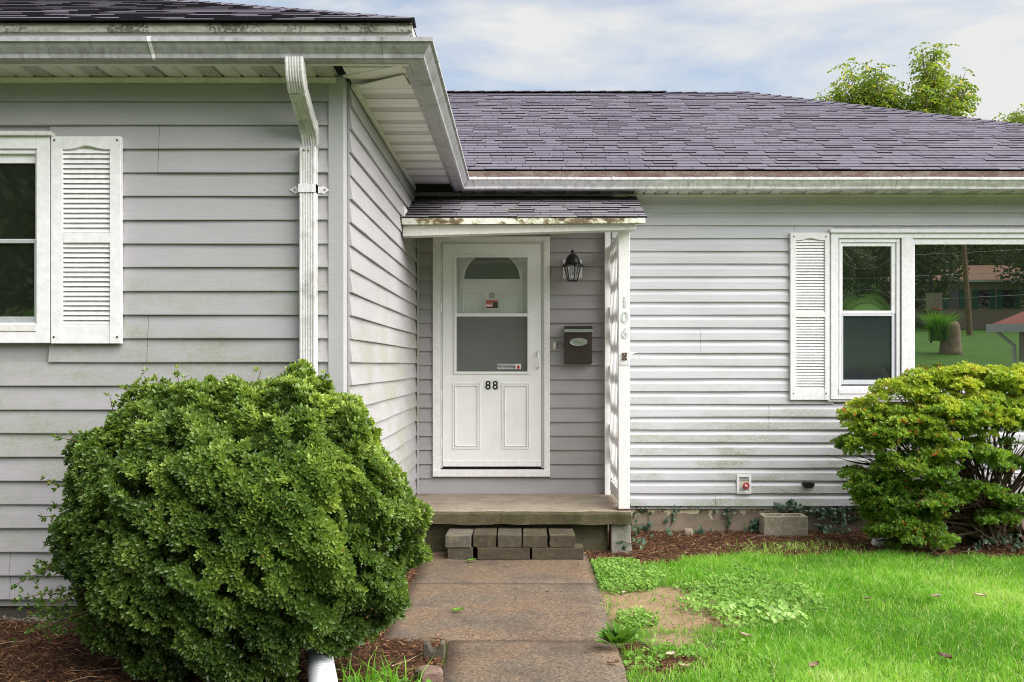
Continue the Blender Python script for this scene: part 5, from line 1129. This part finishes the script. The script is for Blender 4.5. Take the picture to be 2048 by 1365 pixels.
patch(lambda x, y: inpoly_soft(x, y, -.62, 4.62, .16, .12, 0, 20) * .6, (-.85, -.42, 4.4, 4.9), 260, (.02, .05), .06, M['clover'], 'weed_patch', 'weeds growing beside the corrugated drain pipe', 'weeds')
# mulch: chips, needles and twigs lying about
def chips(name, x, y, lmin, lmax, label, zoff=.004):
    n_ = len(x); z = gz(x, y) + rng.uniform(0, .018, n_) + zoff; L = rng.uniform(lmin, lmax, n_)[:, None]; az = rng.uniform(0, 6.28, n_); pt = rng.normal(0, .28, n_)
    d = np.stack([np.cos(az) * np.cos(pt), np.sin(az) * np.cos(pt), np.sin(pt)], 1); s_ = np.stack([-np.sin(az), np.cos(az), rng.normal(0, .3, n_)], 1); W = rng.uniform(.0015, .007, n_)[:, None]
    c = np.stack([x, y, z], 1); nn_ = np.cross(d, s_); T = W * .5
    V = np.stack([c - d*L/2 - s_*W/2, c + d*L/2 - s_*W*.35, c + d*L/2 + s_*W*.35, c - d*L/2 + s_*W/2, c + nn_ * T - d*L*.3, c + nn_ * T + d*L*.3], 1).reshape(-1, 3); i = np.arange(n_)[:, None] * 6
    F = np.concatenate([i + np.array([[0, 1, 5, 4]]), i + np.array([[3, 4, 5, 2]])]); rn = np.clip(rng.beta(1.5, 2.6, n_), 0, 1)
    tag(np_mesh(name, V, F, M['mulch'], None, np.tile(rn, 2)), label, 'mulch', kind='stuff')
x = rng.uniform(.5, 5.2, 60000); y = rng.uniform(7.2, 8.95, 60000); k = rng.random(60000) < masks(x, y)[0] * .75; chips('mulch', x[k], y[k], .01, .06, 'brown bark mulch and needles along the right foundation')
x = rng.uniform(-3.4, -.37, 90000); y = rng.uniform(3.9, 7.2, 90000); k = (rng.random(90000) < .6) & ((y < 5.42) | (x > -.93)) & ((x < -.40) & ((y < 5.40) | (x < -.745))); chips('mulch', x[k], y[k], .01, .055, 'dark bark mulch under the round shrub')
x, y = scatter_in(lambda x, y: masks(x, y)[2] * .8, (.4, 1.3, 4.3, 5.5), 7000); chips('mulch', x, y, .01, .05, 'reddish pine needles on bare patches beside the walk', .002)
x, y = scatter_in(lambda x, y: masks(x, y)[1] * .12, (.5, 1.4, 5.2, 7.0), 2600); V, F, r_ = flat_leaves(x, y, rng.uniform(.01, .022, len(x)), rng.uniform(.004, .02, len(x)), None, rng.uniform(.1, .8, len(x))); tag(np_mesh('seedlings', V, F, M['clover'], None, r_), 'tiny weed seedlings on the bare dirt', 'weeds', kind='stuff')
x, y = scatter_in(lambda x, y: masks(x, y)[1] * .5, (.4, 1.4, 5.2, 7.0), 900); chips('soil_debris', x, y, .004, .02, 'tiny twigs and crumbs on the bare dirt beside the walk', .001)
x = rng.uniform(-.7, .5, 260); y = rng.uniform(4.3, 7.55, 260); k = (y > 5.42) | (x > -.36); chips('walk_debris', x[k], y[k], .004, .018, 'specks of bark and soil scattered on the walk', .016)
# longer dead stalks
mbt = MB()
for k in range(130):
    if k < 85: x = R.uniform(.7, 3.6); y = R.uniform(7.75, 8.75)
    else: x = R.uniform(-2.9, -.5); y = R.uniform(4.35, 5.3)
    z = float(gz(np.array([x]), np.array([y]))[0]) + R.uniform(.008, .03); a_ = R.uniform(0, 6.28); l_ = R.uniform(.05, .22)
    mbt.tube([(x, y, z), (x + math.cos(a_) * l_ / 2, y + math.sin(a_) * l_ / 2, z + R.uniform(0, .03)), (x + math.cos(a_) * l_, y + math.sin(a_) * l_, z + R.uniform(-.005, .03))], [.0028, .0022, .001], 4)
n = NM('dry_stalk', .85, .2); n.col(n.ramp(n.noise(25, 3), [(.35, (.13, .08, .045)), (.65, (.40, .30, .17))])); M['stalk'] = n.m
tag(mbt.build('dry_stalks', M['stalk']), 'dry twigs and stalks strewn over the mulch', 'twigs', kind='stuff')
# yellowing sprouts near the cinder block
n_ = 420; x = 2.2 + rng.normal(0, .28, n_); y = 8.08 + rng.normal(0, .12, n_); V, F, r_ = blades('s', x, y, rng.uniform(.03, .07, n_), .008, None, rng.uniform(.75, 1, n_), 1.4)
tag(np_mesh('sprouts', V, F, M['grass'], None, r_), 'yellowish grass sprouts in the mulch before the cinder block', 'grass', kind='stuff')
n_ = 90; x = -.66 + rng.normal(0, .07, n_); y = 4.60 + rng.normal(0, .06, n_); V, F, r_ = blades('s', x, y, rng.uniform(.08, .2, n_), .008, None, rng.uniform(.1, .7, n_), 1.2)
tag(np_mesh('grass_tuft', V, F, M['grass'], None, r_), 'long grass tuft beside the corrugated drain pipe', 'grass', kind='stuff')
# weed at the joint of the walk
wd = thing('dandelion_weed', (X(1235, GD(1297)), GD(1297), 0), 'dark green rosette weed at the joint of the walk', 'weed')
p_ = np.array([[X(1240, GD(1297)) + R.uniform(-.06, .05), GD(1297) + R.uniform(-.03, .04), .015] for _ in range(6)]); V, F, own = rosettes(p_, np.tile([[0, -.1, 1.0]], (6, 1)), 9, .10, .3, (.8, 1.4), .1); np_mesh('leaves', V, F, M['clover'], wd, rng.uniform(.0, .4, len(F)))

# --- ivy: every leaf a part
def ivy_leaf_mesh(k):
    o_ = [(0, -.5), (.28, -.62), (.60, -.30), (.40, .0), (.55, .42), (.18, .38), (0, .95), (-.18, .38), (-.55, .42), (-.40, .0), (-.60, -.30), (-.28, -.62)]
    v = [(0, 0, .10)] + [(a_ * R.uniform(.9, 1.1), b_ * R.uniform(.9, 1.1), -.12 * abs(a_)) for a_, b_ in o_]; me = bpy.data.meshes.new('leaf')
    me.from_pydata(v, [], [(0, i + 1, (i + 1) % 12 + 1) for i in range(12)]); me.materials.append(M['ivy'])
    at = me.attributes.new('rnd', 'FLOAT', 'FACE'); at.data.foreach_set('value', [R.random()] * 12); return me
IL = [ivy_leaf_mesh(k) for k in range(7)]
def ivy(base, label, strands, per):
    t = thing('ivy', base, label, 'ivy'); mb = MB()
    for s_ in strands:
        pts = [Vector(q_) for q_ in s_]; mb.tube(pts, .003, 4)
        for k in range(per):
            u_ = R.random() * (len(pts) - 1); i = int(u_); p_ = pts[i].lerp(pts[i + 1], u_ - i) + Vector((R.gauss(0, .03), -abs(R.gauss(.01, .02)), R.gauss(0, .02)))
            if p_.z < .005: p_.z = .01
            o = bpy.data.objects.new('leaf', R.choice(IL)); link(o, t); sc = R.uniform(.020, .036)
            o.rotation_euler = (math.radians(R.gauss(62, 22)), R.gauss(0, .35), math.radians(R.gauss(0, 35))); o.scale = (sc, sc, sc); o.location = p_
    mb.build('stems', M['twig'], t)
DI = D_M + .018
ivy((X(1290, DI), DI, 0), 'dark ivy creeping over the peeling foundation beside the porch post', [[P(1275, 1085, 8.3), P(1272, 1060, 8.7), P(1268, 1035, DI), P(1275, 1018, DI)], [P(1290, 1082, 8.4), P(1300, 1058, DI), P(1296, 1030, DI), P(1294, 1015, DI)], [P(1240, 1082, 7.93), P(1265, 1088, 7.95), P(1290, 1085, 8.2)], [P(1336, 1075, 8.7), P(1342, 1052, DI), P(1346, 1030, DI), P(1352, 1016, DI)], [P(1270, 1050, DI), P(1300, 1062, DI)], [P(1450, 1048, DI), P(1457, 1032, DI), P(1462, 1016, DI)], [P(1385, 1064, 8.8), P(1410, 1066, 8.8)], [P(1310, 1014, DI), P(1440, 1015, DI)]], 13)
ivy((X(1700, DI), DI, 0), 'thick ivy hanging along the foundation between cinder block and azalea', [[P(1550, 1014, D_M - .05), P(1572, 1010, D_M - .05), P(1600, 1016, D_M - .04)], [P(1600, 1016, DI - .03), P(1660, 1022, DI), P(1730, 1020, DI), P(1800, 1022, DI)], [P(1622, 1030, DI), P(1680, 1042, DI), P(1750, 1032, DI)], [P(1628, 1045, DI), P(1650, 1060, 8.8), P(1690, 1062, 8.8)], [P(1490, 1058, 8.85), P(1515, 1052, 8.85), P(1505, 1045, 8.85)], [P(1735, 1012, DI), P(1760, 1006, D_M - .05)], [P(1640, 1018, DI), P(1700, 1014, DI)], [P(1625, 1025, DI - .02), P(1690, 1030, DI - .02), P(1750, 1022, DI - .02)]], 38)
ivy((X(1985, 7.9), 7.9, 0), 'low ivy on the ground under the open side of the azalea', [[P(1940, 1095, 7.95), P(1980, 1085, 8.1), P(2030, 1080, 8.1)], [P(1960, 1080, 8.1), P(2000, 1075, 8.2), P(2048, 1065, 8.2)], [P(2010, 1095, 8.0), P(2080, 1085, 8.0)]], 22)

# --- fallen leaves
def fallen(px, py, size, tone, label, rz, name='fallen_leaf', lift=.02, D=None, z=None):
    D_ = D or GD(py); x = X(px, D_); z_ = (float(gz(np.array([x]), np.array([D_]))[0]) + lift) if z is None else z
    v = []; f = []; n_ = 8
    for i in range(n_ + 1):
        t = i / n_; w_ = math.sin(math.pi * min(1, t * 1.05 + .02)) ** .8 * .32 * (1 + .25 * ((i % 2) - .5))
        for s_ in (-1, 0, 1): v.append((size * s_ * w_, size * (t - .5), size * (.16 * abs(s_) + .18 * (t - .5) ** 2)))
    f = [(i*3+j, i*3+j+1, (i+1)*3+j+1, (i+1)*3+j) for i in range(n_) for j in range(2)]
    o = np_mesh(name, v, f, M['deadleaf'] if tone < 2 else M['clover'], None, [min(tone, 1) if tone < 2 else .5] * len(f)); o.location = (x, D_, z_); o.rotation_euler = (R.uniform(-.2, .2), R.uniform(-.2, .2), rz)
    return tag(o, label, 'leaf')
fallen(1890, 1338, .075, .1, 'dark curled dead leaf on the lawn near the bottom right', .6, lift=.045)
fallen(1628, 1357, .07, .4, 'brown dead leaf on the lawn at the bottom edge', 2.2, lift=.04)
fallen(1490, 1290, .075, .7, 'grey-brown dead leaf left of the open lawn', 1.0, lift=.04)
fallen(1432, 1252, .075, .5, 'mauve-brown dead leaf under the broad-leaved weeds', 1.7, lift=.03)
fallen(1872, 1213, .085, 1.0, 'pale dead leaf lying in the middle of the lawn', .3, lift=.05)
fallen(1960, 1211, .075, 1.0, 'pale dead leaf on the lawn toward the right edge', 1.4, lift=.05)
fallen(1368, 1342, .07, .8, 'greyish dead leaf in the sparse grass near the walk', .9, lift=.03)
fallen(1341, 1312, .06, 1.0, 'pale tan leaf on the pine needles beside the walk', 1.9, lift=.02)
fallen(1226, 1331, .06, .35, 'brown leaf lying near the right edge of the walk', 1.4, lift=.012, z=.012)
fallen(916, 1226, .075, 2, 'yellow-green fallen leaf on the left of the walk', 1.5, z=.012)
fallen(943, 1124.5, .07, 2, 'green leaf lying at the foot of the step blocks', 1.6, z=.014, D=7.5)
fallen(877, 1277, .04, .5, 'small orange-brown leaf on the walk by the shrub', 1.2, z=.012)
fallen(1094, 1188, .03, .0, 'tiny dark leaf scrap in the middle of the walk', .4, z=.012)
fallen(1420, 1232, .05, .6, 'small brown leaf between weeds and bare dirt', .2, lift=.02)
fallen(1248, 1190, .05, .9, 'tan leaf standing in the bare dirt by the walk', 2.6, lift=.02)
fallen(1735, 1210, .05, .3, 'small brown leaf half hidden in the lawn grass', 2.0, lift=.03)

# ------------------------------------------------------------------ across the street (seen mirrored in the window panes)
def mirror(px, py, Dv, pl=D_M):       # a point that the pane shows at (px, py), Dv metres deep in the mirror
    return Vector((X(px, Dv), 2 * pl - Dv, Z(py, Dv)))
def gat(x, y): return float(gz(np.array([x]), np.array([y]))[0])
mbw = []; rw = []
n_w = 52000
# wooded slope: leaf masses on a hillside
tx = []; 
for k in range(260):
    x = rng.uniform(-75, 95); b = rng.uniform(46, 130); 
    if x > 22 and x < 42 and b < 60: continue
    tx.append((x, -b, rng.uniform(6, 12)))
tx += [(12, -44, 9), (19, -50, 9), (44, -46, 12), (50, -42, 11), (38, -62, 13), (30, -68, 12), (24, -62, 11), (-14, -22, 9), (-20, -26, 10), (-26, -24, 9), (-9, -34, 9), (-32, -34, 11), (10.5, -36, 7), (17, -46, 9), (27.5, -50, 8), (36.5, -51, 9), (40, -48, 9), (23, -50, 8)]
CC = []; SZs = []
for k, (x, y, h) in enumerate(tx):
    near = y > -63 or k > len(tx) - 20
    per = 2600 if near else 420; z = gat(x, y); d = dirs(per); rr = np.array([h * .33, h * .33, h * .46]); q_ = 1 + .55 * (vnoise(d * 2.5 + x, 3) - .5) + .3 * (vnoise(d * 7 + x, 4) - .5); p_ = np.array([x, y, z + h * .56]) + d * rr * (q_ * rng.uniform(.62, 1, per))[:, None]; CC.append(np.concatenate([p_, d], 1)); SZs.append(rng.uniform(.10, .24, per) if near else rng.uniform(.35, .6, per))
CC = np.concatenate(CC); P_, d = CC[:, :3], CC[:, 3:]; nr, a, b = rot_frames(d + rng.normal(0, .5, d.shape)); s_ = np.concatenate(SZs)[:, None]
V = np.stack([P_ - a*s_, P_ + b*s_*.6, P_ + a*s_, P_ - b*s_*.6], 1).reshape(-1, 3)
tag(np_mesh('wooded_hillside', V, np.arange(len(V)).reshape(-1, 4), M['woods'], None, np.clip(rng.normal(.45, .22, len(P_)) + .15 * nr[:, 2], 0, 1)), 'wooded hillside across the street, mirrored in the windows', 'woods', kind='stuff')
# stump
b = mirror(1901, 705, 35); z = gat(b.x, b.y)
st_ = thing('tree_stump', (b.x, b.y, z), 'tall tree stump with a tuft of shoots, mirrored in the picture window', 'stump')
MB().lathe([(.46, -.1), (.38, .1), (.33, .5), (.32, .9), (.30, 1.0), (.22, 1.12)], (b.x, b.y, z), 14).build('trunk', plain('stump_wood', (.34, .25, .16), .85, var=.35, sc=4), st_, smooth=True)
V, F, r_ = blades('s', b.x - .42 + rng.normal(0, .12, 700), b.y + rng.normal(0, .1, 700), rng.uniform(.4, 1.25, 700), .03, None, rng.uniform(0, .6, 700), .8, np.full(700, z + .45)); np_mesh('shoots', V, F, M['grass'], st_, r_)
# utility pole and wires
b = mirror(1940, 655, 55); up_t = mirror(1925, 455, 55); z = gat(b.x, b.y)
pol = thing('utility_pole', (b.x, b.y, z), 'leaning brown wooden utility pole, mirrored in the picture window', 'pole')
MB().tube([(b.x, b.y, z - .3), up_t], [.17, .12], 10).build('pole', plain('pole_wood', (.30, .19, .11), .85, var=.3), pol)
MB().box(up_t.x - 1.1, up_t.x + 1.1, up_t.y - .06, up_t.y + .06, up_t.z - .7, up_t.z - .58).build('crossarm', M['bark'], pol)
for k, (za, zb3) in enumerate(((-.5, 1.2), (-1.6, .0), (-2.6, -1.4), (-4.4, -2.2))):
    MB().tube([(up_t.x + (q_ - .5) * 60, up_t.y + (q_ - .5) * 14, up_t.z + za + (zb3 - za) * q_ - 1.2 * 4 * q_ * (1 - q_) * .5) for q_ in [i / 24 for i in range(25)]], .016, 5).build('wire', plain('wire', (.4, .4, .4), .5), pol)
# house across
def far_house(name, c, w_, dpt, h, rh, wall, roof, label, zc=None, over=.5):
    z = gat(c[0], c[1]) if zc is None else zc; t = thing(name, (c[0], c[1], z), label, 'house')
    x0, x1, y0, y1 = c[0] - w_/2, c[0] + w_/2, c[1] - dpt/2, c[1] + dpt/2
    MB().box(x0, x1, y0, y1, z - 1, z + h).build('wall', wall, t)
    MB().add([(x0 - over, y0 - over, z + h), (x1 + over, y0 - over, z + h), (x1 + over, y1 + over, z + h), (x0 - over, y1 + over, z + h), (x0 + 1.5, (y0 + y1) / 2, z + h + rh), (x1 - 1.5, (y0 + y1) / 2, z + h + rh)], [(0, 1, 5, 4), (1, 2, 5), (2, 3, 4, 5), (3, 0, 4), (0, 3, 2, 1)]).build('roof', roof, t)
    MB().box(x0 - over - .05, x1 + over + .05, y1 + over - .02, y1 + over + .08, z + h - .16, z + h + .02).build('fascia', M['white_clean'], t)
    return t, x0, x1, y1, z
pink = plain('pink_render', (.55, .40, .33), .8, var=.06, sc=3); redr = plain('red_roof', (.30, .085, .05), .85, var=.25, sc=12); tanr = plain('brown_roof', (.30, .16, .09), .85, var=.2, sc=12); beige = plain('beige_siding', (.55, .52, .42), .6, var=.08, sc=8)
b = mirror(1925, 640, 75)
t, x0, x1, y1, z = far_house('far_house', (b.x + 1.0, b.y), 8, 6, 3.0, 1.4, pink, tanr, 'pinkish house with brown roof behind the utility pole, mirrored in glass', b.z - .3)
for q_ in (-2.4, -.2, 1.6): 
    MB().box(b.x + q_, b.x + q_ + .8, y1, y1 + .04, z + 1.0, z + 2.3).build('window', M['glass_dim'], t); MB().box(b.x + q_ - .42, b.x + q_ - .03, y1, y1 + .05, z + .95, z + 2.35).build('shutter', M['green_hose'], t); MB().box(b.x + q_ + .83, b.x + q_ + 1.22, y1, y1 + .05, z + .95, z + 2.35).build('shutter', M['green_hose'], t)
gb = mirror(2030, 742, 22.5)
ga_, x0, x1, y1, z = far_house('garage', (gb.x + 2.9, gb.y - 2.4), 5.8, 5.2, 2.35, 1.15, beige, redr, 'beige garage with red roof and white gutter, mirrored at the right of the picture window', .02, .55)
for k in range(16): MB().box(x0 - .012, x0 - .001, y1 - 5.1, y1, z + .1 + k * .14, z + .225 + k * .14).build('plank', beige, ga_); MB().box(x0, x1, y1 + .001, y1 + .014, z + .1 + k * .14, z + .225 + k * .14).build('plank', beige, ga_)
MB().box(x0 + 1.2, x0 + 4.2, y1 + .015, y1 + .05, z, z + 2.05).build('door', M['white_clean'], ga_); MB().tube([(x0 - .5, y1 + .55, z + 2.3), (x0 - .1, y1 + .1, z + 1.9), (x0 - .05, y1 + .06, z + .1)], .04, 6).build('downspout', M['white_clean'], ga_)
bpy.context.view_layer.update(); piv = Matrix.Translation((x0, y1, 0)); ga_.matrix_world = piv @ Matrix.Rotation(math.radians(33), 4, 'Z') @ piv.inverted() @ ga_.matrix_world
# low wall and hoop
a_ = mirror(1820, 704, 36.5); b_ = mirror(2060, 708, 36.5); MB().box(a_.x, b_.x, a_.y - .3, a_.y, gat(a_.x, a_.y) - .8, a_.z + .10).build('low_wall', M['block_dark']); tag(bpy.data.objects['low_wall'], 'dark low retaining wall across the street, mirrored in the picture window', 'wall')
b = mirror(1868, 632, 42); hp = thing('basketball_hoop', (b.x, b.y, gat(b.x, b.y)), 'basketball hoop with white backboard, mirrored in the picture window', 'hoop')
zb4 = gat(b.x, b.y); MB().tube([(b.x, b.y - .3, zb4), (b.x, b.y - .3, zb4 + 2.9)], .05, 8).build('pole', M['black'], hp); bz = mirror(1868, 605, 42).z; MB().box(b.x - .35, b.x + .35, b.y - .05, b.y, bz - .35, bz + .4).build('backboard', M['cinder'], hp); MB().tube([(b.x + .2 * math.cos(k * .449), b.y + .25 + .2 * math.sin(k * .449), bz - .3) for k in range(15)], .02, 6).build('rim', M['red'], hp)
